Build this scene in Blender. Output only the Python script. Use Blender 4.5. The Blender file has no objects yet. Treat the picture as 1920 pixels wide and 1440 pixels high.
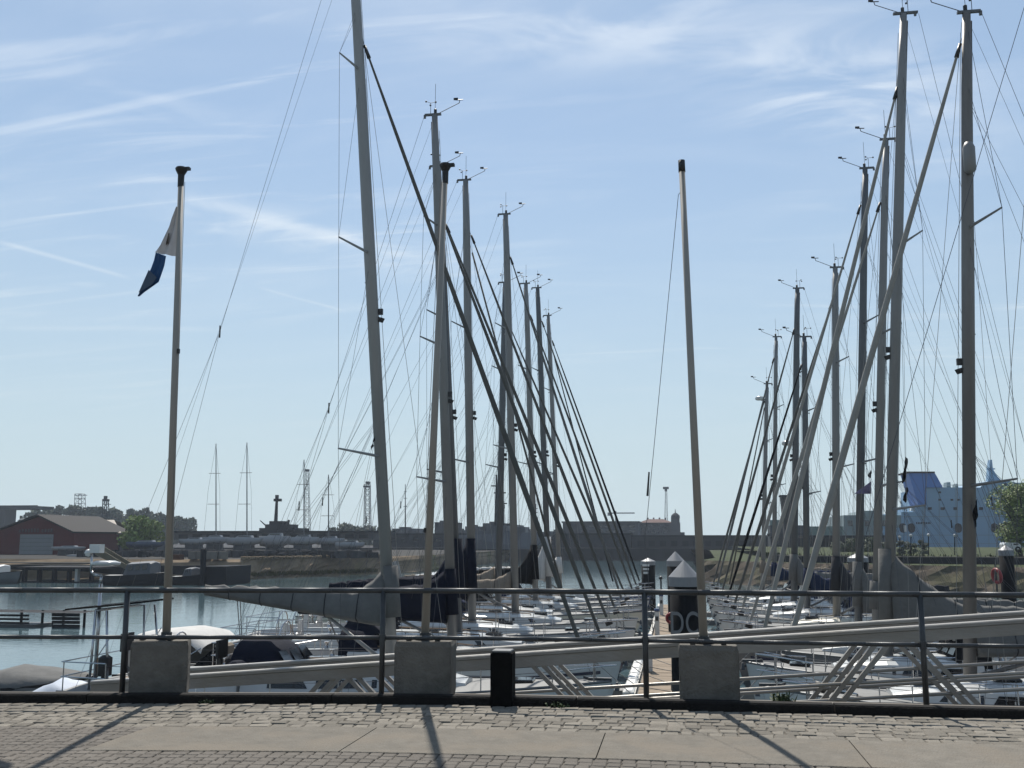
import bpy, math, random
from mathutils import Vector
R = random.Random(7)
sc = bpy.context.scene
C = sc.collection
# ------------------------------------------------------------------ camera
CAMH, F, YAW = 1.6, 1900.0, math.radians(9.2)
PIT = math.atan(290 / F)
cam = bpy.data.cameras.new('camera'); camo = bpy.data.objects.new('camera', cam); C.objects.link(camo)
cam.sensor_width = 36; cam.lens = F / 1920 * 36; cam.clip_end = 5000
camo.location = (0, 0, CAMH); camo.rotation_euler = (math.pi / 2 + PIT, 0, YAW)
sc.camera = camo
# ------------------------------------------------------------------ sky and sun
HORIZON = (6.0, 7.35, 7.9, 1)
EL, AZ = math.radians(54), math.radians(14)          # AZ: left of +Y
sc.view_settings.view_transform = 'Standard'; sc.view_settings.look = 'None'
sc.view_settings.exposure = 0.38; sc.view_settings.gamma = 1; sc.view_settings.use_curve_mapping = False
world = bpy.data.worlds.new('World'); sc.world = world; world.use_nodes = True
wn, wl = world.node_tree.nodes, world.node_tree.links
for n in list(wn): wn.remove(n)
def N(t, nodes=wn, **kw):
    n = nodes.new(t)
    for k, v in kw.items(): setattr(n, k, v)
    return n
sky = N('ShaderNodeTexSky', sky_type='NISHITA', sun_disc=False, sun_elevation=EL, sun_rotation=-AZ,
        air_density=1.0, dust_density=.35, ozone_density=1.4, altitude=0)
bg = N('ShaderNodeBackground'); bg.inputs[1].default_value = 0.072
wo = N('ShaderNodeOutputWorld')
tc = N('ShaderNodeTexCoord')
# flat layer of cirrus high above: project the view direction on a plane
sep = N('ShaderNodeSeparateXYZ'); wl.new(tc.outputs['Generated'], sep.inputs[0])
zc = N('ShaderNodeMath', operation='MAXIMUM'); wl.new(sep.outputs[2], zc.inputs[0]); zc.inputs[1].default_value = 0.0
za = N('ShaderNodeMath', operation='ADD'); wl.new(zc.outputs[0], za.inputs[0]); za.inputs[1].default_value = 0.12
dx = N('ShaderNodeMath', operation='DIVIDE'); wl.new(sep.outputs[0], dx.inputs[0]); wl.new(za.outputs[0], dx.inputs[1])
dy = N('ShaderNodeMath', operation='DIVIDE'); wl.new(sep.outputs[1], dy.inputs[0]); wl.new(za.outputs[0], dy.inputs[1])
cmb = N('ShaderNodeCombineXYZ'); wl.new(dx.outputs[0], cmb.inputs[0]); wl.new(dy.outputs[0], cmb.inputs[1])
def cloud(rot, sx, sy, scale, detail, lo, hi, dist=0.6, off=0):
    m = N('ShaderNodeMapping'); m.inputs['Rotation'].default_value = (0, 0, math.radians(rot))
    m.inputs['Scale'].default_value = (sx, sy, 1); m.inputs['Location'].default_value = (off, off * .7, 0)
    wl.new(cmb.outputs[0], m.inputs[0])
    t = N('ShaderNodeTexNoise'); t.inputs['Scale'].default_value = scale; t.inputs['Detail'].default_value = detail
    t.inputs['Roughness'].default_value = .55; t.inputs['Distortion'].default_value = dist
    wl.new(m.outputs[0], t.inputs[0])
    r = N('ShaderNodeMapRange', interpolation_type='SMOOTHSTEP'); r.inputs[1].default_value = lo; r.inputs[2].default_value = hi
    wl.new(t.outputs[0], r.inputs[0]); return r.outputs[0]
c1 = cloud(30, .55, 1.7, 1.5, 9, .42, .78, 1.2, 3.1)       # broad soft veils
c2 = cloud(38, .5, 3.0, 2.6, 10, .50, .78, 1.6, 8.4)     # wisps
cm = cloud(10, 1, 1, .8, 3, .40, .66, .2, 5.5)            # where wisps gather
mu = N('ShaderNodeMath', operation='MULTIPLY'); wl.new(c2, mu.inputs[0]); wl.new(cm, mu.inputs[1])
ad = N('ShaderNodeMath', operation='MULTIPLY_ADD'); wl.new(c1, ad.inputs[0]); ad.inputs[1].default_value = .32; wl.new(mu.outputs[0], ad.inputs[2])
# contrails: thin straight lines in the cloud plane
def trail(ang, off, wid, amp, p, q_):
    th = math.radians(ang); xa, xb = (math.cos(th) * v[0] - math.sin(th) * v[1] for v in (p, q_)); xc, xh = (xa + xb) / 2, abs(xb - xa) / 2 * 1.25
    m = N('ShaderNodeMapping'); m.inputs['Rotation'].default_value = (0, 0, math.radians(ang)); wl.new(cmb.outputs[0], m.inputs[0])
    nz = N('ShaderNodeTexNoise'); nz.inputs['Scale'].default_value = 1.6; nz.inputs['Detail'].default_value = 6; wl.new(m.outputs[0], nz.inputs[0])
    s = N('ShaderNodeSeparateXYZ'); wl.new(m.outputs[0], s.inputs[0])
    a = N('ShaderNodeMath', operation='SUBTRACT'); wl.new(s.outputs[1], a.inputs[0]); a.inputs[1].default_value = off
    w = N('ShaderNodeMath', operation='MULTIPLY_ADD'); wl.new(nz.outputs[0], w.inputs[0]); w.inputs[1].default_value = .05; wl.new(a.outputs[0], w.inputs[2])
    b = N('ShaderNodeMath', operation='ABSOLUTE'); wl.new(w.outputs[0], b.inputs[0])
    r = N('ShaderNodeMapRange', interpolation_type='SMOOTHSTEP'); r.inputs[1].default_value = wid; r.inputs[2].default_value = 0
    r.inputs[3].default_value = 0; r.inputs[4].default_value = amp; wl.new(b.outputs[0], r.inputs[0])
    q = N('ShaderNodeMath', operation='MULTIPLY'); wl.new(r.outputs[0], q.inputs[0]); wl.new(nz.outputs[0], q.inputs[1])
    e = N('ShaderNodeMath', operation='SUBTRACT'); wl.new(s.outputs[0], e.inputs[0]); e.inputs[1].default_value = xc
    e2_ = N('ShaderNodeMath', operation='ABSOLUTE'); wl.new(e.outputs[0], e2_.inputs[0])
    e3 = N('ShaderNodeMapRange', interpolation_type='SMOOTHSTEP'); e3.inputs[1].default_value = xh; e3.inputs[2].default_value = xh * .6; wl.new(e2_.outputs[0], e3.inputs[0])
    e4 = N('ShaderNodeMath', operation='MULTIPLY'); wl.new(q.outputs[0], e4.inputs[0]); wl.new(e3.outputs[0], e4.inputs[1])
    return e4.outputs[0]
tot = ad.outputs[0]
for a_ in ((-60.36, 2.383, .022, 1.4, (-1.54, 2.06), (-1.38, 2.34)), (-47.75, 2.095, .05, 1.0, (-1.016, 1.96), (-.608, 2.41)), (-56.4, 2.303, .016, 1.6, (-1.07, 2.50), (-.93, 2.71)), (-18.5, 3.108, .04, .9, (-1.93, 2.61), (-1.36, 2.80))):
    t_ = trail(*a_); s_ = N('ShaderNodeMath', operation='ADD'); wl.new(tot, s_.inputs[0]); wl.new(t_, s_.inputs[1]); tot = s_.outputs[0]
def patch(cx, cy, rx, ry, ang, src, amp):
    m = N('ShaderNodeMapping', vector_type='TEXTURE'); m.inputs['Location'].default_value = (cx, cy, 0); m.inputs['Rotation'].default_value = (0, 0, math.radians(ang)); m.inputs['Scale'].default_value = (rx, ry, 1); wl.new(cmb.outputs[0], m.inputs[0])
    l = N('ShaderNodeVectorMath', operation='LENGTH'); wl.new(m.outputs[0], l.inputs[0])
    r = N('ShaderNodeMapRange', interpolation_type='SMOOTHSTEP'); r.inputs[1].default_value = 1; r.inputs[2].default_value = 0; r.inputs[4].default_value = amp; wl.new(l.outputs['Value'], r.inputs[0])
    q = N('ShaderNodeMath', operation='MULTIPLY'); wl.new(r.outputs[0], q.inputs[0]); wl.new(src, q.inputs[1]); return q.outputs[0]
w3 = cloud(-12, .8, 1.5, 3.2, 8, .36, .72, 1.6, 11.3)
w4 = cloud(-6, .5, 2.6, 2.2, 8, .38, .72, 1.0, 4.4)
for p_ in ((.30, 1.74, .42, .26, 20, w3, 1.5), (-.78, 2.26, .75, .2, 46, w3, 1.1), (-.08, 1.5, .5, .2, 5, w3, 1.1), (-.95, 1.55, .5, .22, 35, w3, .5), (.56, 2.0, .2, .2, 0, w4, .9)):
    t_ = patch(*p_); s_ = N('ShaderNodeMath', operation='ADD'); wl.new(tot, s_.inputs[0]); wl.new(t_, s_.inputs[1]); tot = s_.outputs[0]
cf = N('ShaderNodeMath', operation='MULTIPLY_ADD', use_clamp=True); wl.new(tot, cf.inputs[0]); cf.inputs[1].default_value = .46; cf.inputs[2].default_value = 0
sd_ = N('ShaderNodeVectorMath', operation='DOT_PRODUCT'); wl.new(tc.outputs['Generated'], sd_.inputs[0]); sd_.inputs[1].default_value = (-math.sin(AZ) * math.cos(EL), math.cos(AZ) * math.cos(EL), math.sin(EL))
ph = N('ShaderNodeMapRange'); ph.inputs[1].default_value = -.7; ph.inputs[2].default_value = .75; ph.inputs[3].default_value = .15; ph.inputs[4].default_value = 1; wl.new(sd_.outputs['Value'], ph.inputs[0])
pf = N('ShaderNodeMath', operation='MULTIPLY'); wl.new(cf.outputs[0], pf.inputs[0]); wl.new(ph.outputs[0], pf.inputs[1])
mix = N('ShaderNodeMix', data_type='RGBA'); wl.new(pf.outputs[0], mix.inputs[0])
hsv = N('ShaderNodeHueSaturation'); hsv.inputs['Saturation'].default_value = 1.0; wl.new(sky.outputs[0], hsv.inputs['Color'])
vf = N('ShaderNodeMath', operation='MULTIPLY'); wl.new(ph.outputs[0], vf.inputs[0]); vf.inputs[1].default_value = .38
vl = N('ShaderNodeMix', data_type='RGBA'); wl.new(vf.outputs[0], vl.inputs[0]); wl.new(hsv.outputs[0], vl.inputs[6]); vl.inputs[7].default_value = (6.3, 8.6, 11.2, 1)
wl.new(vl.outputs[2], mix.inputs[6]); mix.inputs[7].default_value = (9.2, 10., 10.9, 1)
hz = N('ShaderNodeMapRange', interpolation_type='SMOOTHSTEP'); wl.new(zc.outputs[0], hz.inputs[0]); hz.inputs[1].default_value = .42; hz.inputs[2].default_value = -.06; hz.inputs[3].default_value = 0; hz.inputs[4].default_value = .92
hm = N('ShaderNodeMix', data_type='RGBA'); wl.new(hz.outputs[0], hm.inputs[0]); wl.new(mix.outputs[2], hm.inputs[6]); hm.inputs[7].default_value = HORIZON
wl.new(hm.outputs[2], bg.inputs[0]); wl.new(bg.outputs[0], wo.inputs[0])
S = Vector((-math.sin(AZ) * math.cos(EL), math.cos(AZ) * math.cos(EL), math.sin(EL)))
sun = bpy.data.lights.new('sun', 'SUN'); sun.energy = 5.0; sun.angle = math.radians(.53); sun.color = (1, .95, .87)
suno = bpy.data.objects.new('sun', sun); C.objects.link(suno); suno.rotation_euler = S.to_track_quat('Z', 'Y').to_euler()
# ------------------------------------------------------------------ helpers
cp, sp, cy_, sy_ = math.cos(PIT), math.sin(PIT), math.cos(YAW), math.sin(YAW)
FWD = Vector((-sy_ * cp, cy_ * cp, sp)); RGT = Vector((cy_, sy_, 0)); UP = RGT.cross(FWD)
O = Vector((0, 0, CAMH))
def ray(px, py): return FWD * F + RGT * (px - 960) + UP * (720 - py)
def at(px, py, Y):
    r = ray(px, py); return O + r * (Y / r.y)
def atz(px, py, z):
    r = ray(px, py); return O + r * ((z - CAMH) / r.z)
WZ = -3.0     # water level
_m = {}
def mat(name, col, rough=.6, metal=0, var=.12, scale=3.0, bump=0, bscale=30, stretch=None, rnd=0, spec=.5, dirt=None):
    """procedural material: base colour with low and high frequency variation and fine relief"""
    if name in _m: return _m[name]
    m = bpy.data.materials.new(name); m.use_nodes = True; nt = m.node_tree; n, l = nt.nodes, nt.links
    b = n['Principled BSDF']; b.inputs['Roughness'].default_value = rough; b.inputs['Metallic'].default_value = metal
    b.inputs['Specular IOR Level'].default_value = spec
    t = n.new('ShaderNodeTexCoord'); mp = n.new('ShaderNodeMapping'); l.new(t.outputs['Object'], mp.inputs[0])
    if stretch: mp.inputs['Scale'].default_value = stretch
    z = n.new('ShaderNodeTexNoise'); z.inputs['Scale'].default_value = scale; z.inputs['Detail'].default_value = 8; z.inputs['Roughness'].default_value = .65
    l.new(mp.outputs[0], z.inputs[0])
    mr = n.new('ShaderNodeMapRange'); mr.inputs[1].default_value = .3; mr.inputs[2].default_value = .7
    mr.inputs[3].default_value = 1 - var; mr.inputs[4].default_value = 1 + var; l.new(z.outputs[0], mr.inputs[0])
    val = mr.outputs[0]
    if rnd:
        oi = n.new('ShaderNodeObjectInfo'); ge = n.new('ShaderNodeNewGeometry')
        a = n.new('ShaderNodeMath'); a.operation = 'ADD'; l.new(oi.outputs['Random'], a.inputs[0]); l.new(ge.outputs['Random Per Island'], a.inputs[1])
        f = n.new('ShaderNodeMath'); f.operation = 'FRACT'; l.new(a.outputs[0], f.inputs[0])
        r2 = n.new('ShaderNodeMapRange'); r2.inputs[3].default_value = 1 - rnd; r2.inputs[4].default_value = 1 + rnd; l.new(f.outputs[0], r2.inputs[0])
        q = n.new('ShaderNodeMath'); q.operation = 'MULTIPLY'; l.new(val, q.inputs[0]); l.new(r2.outputs[0], q.inputs[1]); val = q.outputs[0]
    kk = .52 if max(col) < .5 else .8
    if rough >= .8 and spec == .5: spec = .12; b.inputs['Specular IOR Level'].default_value = spec
    vm = n.new('ShaderNodeVectorMath'); vm.operation = 'SCALE'; vm.inputs[0].default_value = tuple(c * kk for c in col); l.new(val, vm.inputs['Scale'])
    out = vm.outputs[0]
    if dirt:
        z2 = n.new('ShaderNodeTexNoise'); z2.inputs['Scale'].default_value = dirt[1]; z2.inputs['Detail'].default_value = 6; l.new(mp.outputs[0], z2.inputs[0])
        r3 = n.new('ShaderNodeMapRange'); r3.inputs[1].default_value = dirt[2]; r3.inputs[2].default_value = dirt[2] + .15; r3.inputs[4].default_value = dirt[3]; l.new(z2.outputs[0], r3.inputs[0])
        mx = n.new('ShaderNodeMix'); mx.data_type = 'RGBA'; l.new(r3.outputs[0], mx.inputs[0]); l.new(out, mx.inputs[6]); mx.inputs[7].default_value = (*dirt[0], 1); out = mx.outputs[2]
    l.new(out, b.inputs['Base Color'])
    if bump:
        z3 = n.new('ShaderNodeTexNoise'); z3.inputs['Scale'].default_value = bscale; z3.inputs['Detail'].default_value = 6; l.new(mp.outputs[0], z3.inputs[0])
        bp = n.new('ShaderNodeBump'); bp.inputs['Strength'].default_value = bump; bp.inputs['Distance'].default_value = .02; l.new(z3.outputs[0], bp.inputs['Height']); l.new(bp.outputs[0], b.inputs['Normal'])
    _m[name] = m; return m
ORG = {}
class MB:
    def __init__(s, tf=None): s.v, s.f, s.tf = [], [], tf
    def add(s, vs, fs):
        o = len(s.v); s.v += [tuple(x) for x in vs]; s.f += [tuple(o + i for i in f) for f in fs]; return s
    def box(s, c, d, rz=0, taper=1):
        x, y, z = c; a, b, h = d[0] / 2, d[1] / 2, d[2] / 2; cr, sr = math.cos(rz), math.sin(rz); vs = []
        for k, (dz, t) in enumerate(((-h, 1), (h, taper))):
            for i, j in ((-1, -1), (1, -1), (1, 1), (-1, 1)):
                u, w = i * a * t, j * b * t; vs.append((x + u * cr - w * sr, y + u * sr + w * cr, z + dz))
        return s.add(vs, [(3, 2, 1, 0), (4, 5, 6, 7), (0, 1, 5, 4), (1, 2, 6, 5), (2, 3, 7, 6), (3, 0, 4, 7)])
    def bx(s, x0, x1, y0, y1, z0, z1): return s.box(((x0 + x1) / 2, (y0 + y1) / 2, (z0 + z1) / 2), (abs(x1 - x0), abs(y1 - y0), abs(z1 - z0)))
    def bev(s, c, d, r, rz=0):            # box with chamfered top edges and vertical corners
        x, y, z = c; a, b, h = d[0] / 2, d[1] / 2, d[2] / 2; cr, sr = math.cos(rz), math.sin(rz)
        def ring(ins, zz):
            A, B = a - ins, b - ins; p = [(-A + r, -B), (A - r, -B), (A, -B + r), (A, B - r), (A - r, B), (-A + r, B), (-A, B - r), (-A, -B + r)]
            return [(x + u * cr - w * sr, y + u * sr + w * cr, z + zz) for u, w in p]
        return s.loft([ring(0, -h), ring(0, h - r), ring(r, h)], True)
    def loft(s, rings, cap=False, closed=True):
        n = len(rings[0]); vs = [p for r in rings for p in r]; fs = []
        for i in range(len(rings) - 1):
            for j in range(n if closed else n - 1):
                k = (j + 1) % n; fs.append((i * n + j, i * n + k, (i + 1) * n + k, (i + 1) * n + j))
        if cap: fs += [tuple(range(n))[::-1], tuple((len(rings) - 1) * n + j for j in range(n))]
        return s.add(vs, fs)
    def tube(s, p, q, r0, r1=None, n=6, cap=True, flat=1.0):
        p, q = Vector(p), Vector(q); r1 = r0 if r1 is None else r1; d = (q - p)
        if d.length < 1e-6: return s
        d.normalize(); u = d.cross(Vector((0, 0, 1)) if abs(d.z) < .9 else Vector((0, 1, 0))).normalized(); w = d.cross(u)
        rs = [[tuple(c + u * math.cos(2 * math.pi * k / n) * r * flat + w * math.sin(2 * math.pi * k / n) * r) for k in range(n)] for c, r in ((p, r0), (q, r1))]
        return s.loft(rs, cap)
    def path(s, pts, r, n=6):
        for a, b in zip(pts, pts[1:]): s.tube(a, b, r, r, n)
        return s
    def lathe(s, c, prof, n=16, cap=True):
        return s.loft([[(c[0] + r * math.cos(2 * math.pi * k / n), c[1] + r * math.sin(2 * math.pi * k / n), c[2] + z) for k in range(n)] for r, z in prof], cap)
    def ring(s, c, ax, R_, r, n=20, m=6):
        ax = Vector(ax).normalized(); u = ax.orthogonal().normalized(); w = ax.cross(u); c = Vector(c); rs = []
        for i in range(n + 1):
            a = 2 * math.pi * i / n; e = u * math.cos(a) + w * math.sin(a)
            rs.append([tuple(c + e * (R_ + r * math.cos(2 * math.pi * k / m)) + ax * r * math.sin(2 * math.pi * k / m)) for k in range(m)])
        return s.loft(rs)
    def ball(s, c, r, n=8, sz=1):
        m = n // 2; return s.lathe(c, [(r * math.sin(math.pi * i / m) + 1e-4, -r * sz * math.cos(math.pi * i / m)) for i in range(m + 1)], n, False)
    def prism(s, poly, axis, a, b):      # poly of 2D points extruded along axis between a and b
        def P(u, v, t): return (t, u, v) if axis == 'x' else (u, t, v) if axis == 'y' else (u, v, t)
        return s.loft([[P(u, v, a) for u, v in poly], [P(u, v, b) for u, v in poly]], True)
    def build(s, name, m, parent=None, smooth=False, **props):
        me = bpy.data.meshes.new(name); vs = [s.tf(*p) for p in s.v] if s.tf else s.v
        og = ORG.get(parent.name, (0, 0, 0)) if parent else (0, 0, 0)
        if parent is None and 'org' in props: og = props.pop('org')
        me.from_pydata([(v[0] - og[0], v[1] - og[1], v[2] - og[2]) for v in vs], [], s.f); me.update()
        ms = m if isinstance(m, (list, tuple)) else [m]
        for q in ms: me.materials.append(q)
        if smooth: me.polygons.foreach_set('use_smooth', [True] * len(me.polygons))
        o = bpy.data.objects.new(name, me); C.objects.link(o)
        if parent: o.parent = parent
        else: o.location = og
        ORG[o.name] = og
        for k, v in props.items():
            if v is not None: o[k] = v
        return o
def thing(name, label, cat, loc, group=None):
    o = bpy.data.objects.new(name, None); C.objects.link(o); o.location = loc; ORG[o.name] = tuple(loc)
    o['label'] = label; o['category'] = cat
    if group: o['group'] = group
    return o
def single(mb, name, m, label, cat, group=None, smooth=False, org=None):
    if org is None:
        v = [mb.tf(*p) for p in mb.v] if mb.tf else mb.v
        org = (sum(p[0] for p in v) / len(v), sum(p[1] for p in v) / len(v), min(p[2] for p in v))
    return mb.build(name, m, None, smooth, org=org, label=label, category=cat, group=group)
ALU = mat('aluminium', (.38, .375, .365), .5, .3, .14, 1.5, .1, 60, (1, 1, .25))
ALUL = mat('pale aluminium', (.48, .475, .46), .5, .3, .12, 1.5, .1, 60, (1, 1, .25))
ALUT = mat('two tone aluminium', (.30, .28, .26), .5, .3, .3, 1.2, .1, 60, (1, 1, .2))
ALUD = mat('anodised dark', (.19, .20, .21), .5, .3, .1, 2)
STEEL = mat('stainless', (.55, .55, .56), .25, .9, .05, 4)
GALV = mat('galvanised railing', (.10, .105, .11), .5, .5, .2, 7, .15, 90)
WHITE = mat('gelcoat white', (.60, .61, .60), .25, 0, .05, 1.2, dirt=((.42, .40, .34), 1.4, .6, .5))
CREAM = mat('gelcoat cream', (.62, .58, .48), .3, 0, .05, 1.2)
NAVY = mat('gelcoat navy', (.012, .022, .07), .2, 0, .1, 1.2)
BLUEH = mat('gelcoat blue', (.03, .08, .22), .25, 0, .1, 1.2)
GREYH = mat('gelcoat grey', (.18, .19, .20), .3, 0, .06, 1.2)
DECK = mat('deck grey', (.30, .30, .29), .7, 0, .08, 3, .1, 200)
DECKW = mat('deck white', (.49, .49, .475), .6, 0, .06, 3, .1, 200)
TEAK = mat('teak', (.30, .20, .12), .7, 0, .2, 4, .1, 80, (1, 12, 1))
WIN = mat('smoked window', (.012, .015, .02), .08, 0, .1, 2)
C_GREY = mat('grey sail cover', (.23, .228, .22), .85, 0, .15, 3, .5, 9)
C_NAVY = mat('navy canvas', (.008, .012, .030), .85, 0, .2, 3, .5, 9)
C_BLK = mat('black canvas', (.012, .012, .014), .85, 0, .2, 3, .5, 9)
C_TAN = mat('tan canvas', (.36, .30, .24), .85, 0, .12, 3, .5, 9)
C_BLUE = mat('blue canvas', (.02, .035, .09), .85, 0, .15, 3, .5, 9)
C_LIGHT = mat('pale canvas', (.55, .54, .52), .8, 0, .08, 3, .5, 9)
C_DGREY = mat('charcoal canvas', (.06, .062, .07), .85, 0, .15, 3, .5, 9)
C_GENL = mat('grey brown genoa cover', (.17, .165, .15), .85, 0, .2, 2, .4, 8)
C_GEN = mat('pale genoa cover', (.49, .47, .43), .85, 0, .12, 2, .4, 8)
ROPE = mat('rope', (.45, .43, .4), .9)
WIRE = mat('rigging wire', (.13, .13, .14), .4, .6)
BLACK = mat('black plastic', (.012, .012, .013), .5, 0, .2)
RUB = mat('rubber', (.02, .02, .022), .8)
RED = mat('red plastic', (.42, .02, .025), .5)
ORANGE = mat('orange plastic', (.6, .16, .03), .5)
FEND = mat('white fender', (.7, .7, .68), .5)
FENDB = mat('blue fender', (.02, .05, .2), .5)
YEL = mat('yellow', (.6, .42, .05), .5)
# ------------------------------------------------------------------ the quay
def sp_(x): return math.log1p(math.exp(x / .5)) * .5 if x < 15 else x
def yq(X): return 10.08 - .145 * sp_(-(X + 2.2)) + 0.0
def slope(X): return (yq(X + .02) - yq(X - .02)) / .04
XS = [-60, -40, -25, -16] + [-12 + i * .5 for i in range(45)] + [14, 25, 40, 70]
CONC = mat('quay concrete', (.30, .27, .235), .9, 0, .10, 1.6, .4, 60, dirt=((.19, .17, .15), 1.1, .52, .55))
SLAB = mat('slab concrete', (.295, .268, .227), .9, 0, .16, 6, .7, 60, rnd=.07, dirt=((.17, .148, .12), 1.9, .47, .75))
PAVE = mat('paver concrete', (.25, .225, .196), .92, 0, .10, 6, .5, 120, rnd=.10, dirt=((.17, .15, .13), .9, .52, .5))
COB = mat('granite cobble', (.315, .285, .24), .85, 0, .22, 14, .6, 60, rnd=.24, dirt=((.13, .12, .10), 5, .55, .6))
SAND = mat('joint sand', (.21, .19, .16), .95, 0, .4, 6, .6, 60)
WALLC = mat('old quay wall', (.10, .095, .09), .9, 0, .25, 1, .5, 6)
JOINT = mat('dark kerb', (.022, .02, .019), .85, 0, .3, 5, .5, 40)
g = MB()
g.add([(X, -40, -.011) for X in XS] + [(X, yq(X) + .7, -.011) for X in XS] + [(X, yq(X) + .7, -6) for X in XS], [])
n = len(XS)
for i in range(n - 1): g.f += [(i, i + 1, n + i + 1, n + i), (n + i, n + i + 1, 2 * n + i + 1, 2 * n + i)]
pave = g.build('pavement', SAND, None, kind='structure')
ORG[pave.name] = (0, 0, 0)
# solid strip behind the kerb on which railing and blocks stand
g = MB()
for a, b in zip(XS, XS[1:]):
    g.add([(a, yq(a) + .14, 0), (b, yq(b) + .14, 0), (b, yq(b) + .72, 0), (a, yq(a) + .72, 0), (a, yq(a) + .72, -.3), (b, yq(b) + .72, -.3)], [(0, 1, 2, 3), (3, 2, 5, 4)])
g.build('coping', CONC, pave)
kx = -13.0
kerb = None
while kx < 13:
    L_ = 2.4; a, b = kx, kx + L_ - .012; k = MB(); k_n = 4; rs = []
    for i in range(k_n + 1):
        X = a + (b - a) * i / k_n; y = yq(X); rs.append([(X, y, -.03), (X, y, .062), (X, y + .014, .078), (X, y + .13, .08), (X, y + .14, .07), (X, y + .14, -.03)])
    k.loft(rs, True); k.build('kerb_stone', JOINT, pave); kx += L_
def piece_mesh(name, w, d, h, r, bulge, m, jit, seed):
    q = random.Random(seed); b = MB(); a, c = w / 2, d / 2
    def J(): return q.uniform(-jit, jit)
    ring0 = [(-a, -c, -h), (a, -c, -h), (a, c, -h), (-a, c, -h)]
    j4 = [(J(), J()) for _ in range(4)]
    k = [(-a, -c), (a, -c), (a, c), (-a, c)]
    r1 = [(x + j[0], y + j[1], -r) for (x, y), j in zip(k, j4)]
    r2 = [((x + j[0]) * (1 - 2 * r / w), (y + j[1]) * (1 - 2 * r / d), J() * .3) for (x, y), j in zip(k, j4)]
    b.loft([ring0, r1, r2]); o = len(b.v); b.v.append((J() * .5, J() * .5, bulge)); b.f += [(8, 9, o), (9, 10, o), (10, 11, o), (11, 8, o)]
    me = bpy.data.meshes.new(name); me.from_pydata(b.v, [], b.f); me.materials.append(m); return me, b
def lay(pos, variants, name, stuffname, m, limit=300):
    """pos: (X, Y, rz, sx, sy, z); the nearest in view become parts, the others one mesh"""
    def inview(p):
        d = Vector((p[0], p[1], 0)) - O; dp = d.dot(FWD)
        if dp < .5: return False
        px, py = 960 + F * d.dot(RGT) / dp, 720 - F * d.dot(UP) / dp
        return -20 < px < 1940 and py < 1452
    pos = sorted(pos, key=lambda p: (not inview(p), math.hypot(p[0], p[1])))
    rest = MB()
    for i, (X, Y, rz, sx, sy, z) in enumerate(pos):
        me, b = variants[R.randrange(len(variants))]
        if i < limit and inview((X, Y)):
            o = bpy.data.objects.new(name, me); C.objects.link(o); o.parent = pave; o.location = (X, Y, z); o.rotation_euler = (R.uniform(-.012, .012), R.uniform(-.012, .012), rz); o.scale = (sx, sy, 1)
        else:
            cr, sr = math.cos(rz), math.sin(rz)
            rest.add([(X + x * sx * cr - y * sy * sr, Y + x * sx * sr + y * sy * cr, z + q) for x, y, q in b.v], b.f)
    rest.build(stuffname, m, pave, kind='stuff')
cob = [piece_mesh('cobble', .15, .165, .06, .008, .004, COB, .012, k) for k in range(6)]
pos = []
v = .02
for row in range(8):
    X = -10 + R.uniform(0, .1); h = .1575
    while X < 9:
        w = R.uniform(.10, .18); Xc = X + w / 2
        pos.append((Xc, yq(Xc) - .02 - h * (row + .5), math.atan(slope(Xc)) + R.uniform(-.04, .04), (w - .007) / .15, R.uniform(.88, .94), R.uniform(-.005, .002))); X += w
lay(pos, cob, 'cobblestone', 'outer_cobblestones', COB)
SL0 = -4.52
pav = [piece_mesh('paver', .1, .109, .06, .007, .0015, PAVE, .003, k) for k in range(5)]
pos = []
for row in range(0, 80):
    vv = 1.285 + .1125 * (row + .5)
    for i in range(170):
        X = -9 + .105 * i
        if X > SL0 and vv < 2.33: continue
        pos.append((X + R.uniform(-.003, .003) + .006 * math.sin(row * 2.1), yq(X) - vv, math.atan(slope(X)), 1, 1, R.uniform(-.003, .002)))
lay(pos, pav, 'paver', 'outer_pavers', PAVE)
for i in range(8):
    a = SL0 + 1.945 * i; b = a + 1.935; m = MB(); rs = []
    for j in range(5):
        X = a + (b - a) * j / 4; y0, y1 = yq(X) - 2.29, yq(X) - 1.285; rs.append([(X, y0, -.05), (X, y0, .0), (X, y0 + .006, .004), (X, y1 - .006, .004), (X, y1, 0), (X, y1, -.05)])
    m.loft(rs, True).build('concrete_slab', SLAB, pave)
# weeds at the kerb
LEAF = mat('weed leaf', (.06, .10, .025), .7, 0, .4, 20)
def weeds(name, c, n, h, w, label):
    b = MB()
    for i in range(n):
        a = R.uniform(0, 6.28); r = R.uniform(0, w); x, y = c[0] + math.cos(a) * r, c[1] + math.sin(a) * r * .4; hh = h * R.uniform(.4, 1); lean = Vector((R.uniform(-.5, .5), R.uniform(-.4, .4), 1)).normalized() * hh
        p = Vector((x, y, c[2])); q = p + lean; s = Vector((R.uniform(-1, 1), R.uniform(-1, 1), R.uniform(-.3, .3))).normalized() * h * .10
        b.add([p, p + lean * .5 + s, q, p + lean * .5 - s], [(0, 1, 2, 3)])
        for t in (.5, .75): 
            m_ = p + lean * t; e = Vector((R.uniform(-1, 1), R.uniform(-1, 1), R.uniform(0, .6))) * h * .3; s2 = Vector((e.y, -e.x, .02)).normalized() * h * .09
            b.add([m_, m_ + e * .5 + s2, m_ + e, m_ + e * .5 - s2], [(0, 1, 2, 3)])
    return single(b, name, LEAF, label, 'plant', org=c)
p = at(1465, 1292, 10.35); weeds('weed', (p.x, p.y, 0), 50, .17, .10, 'leafy green weed growing on the quay edge right of the right concrete block')
p = at(1047, 1300, 10.2); weeds('weed', (p.x, 10.06, -.02), 40, .09, .14, 'low green weed tuft in front of the kerb below the gangway')
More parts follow.
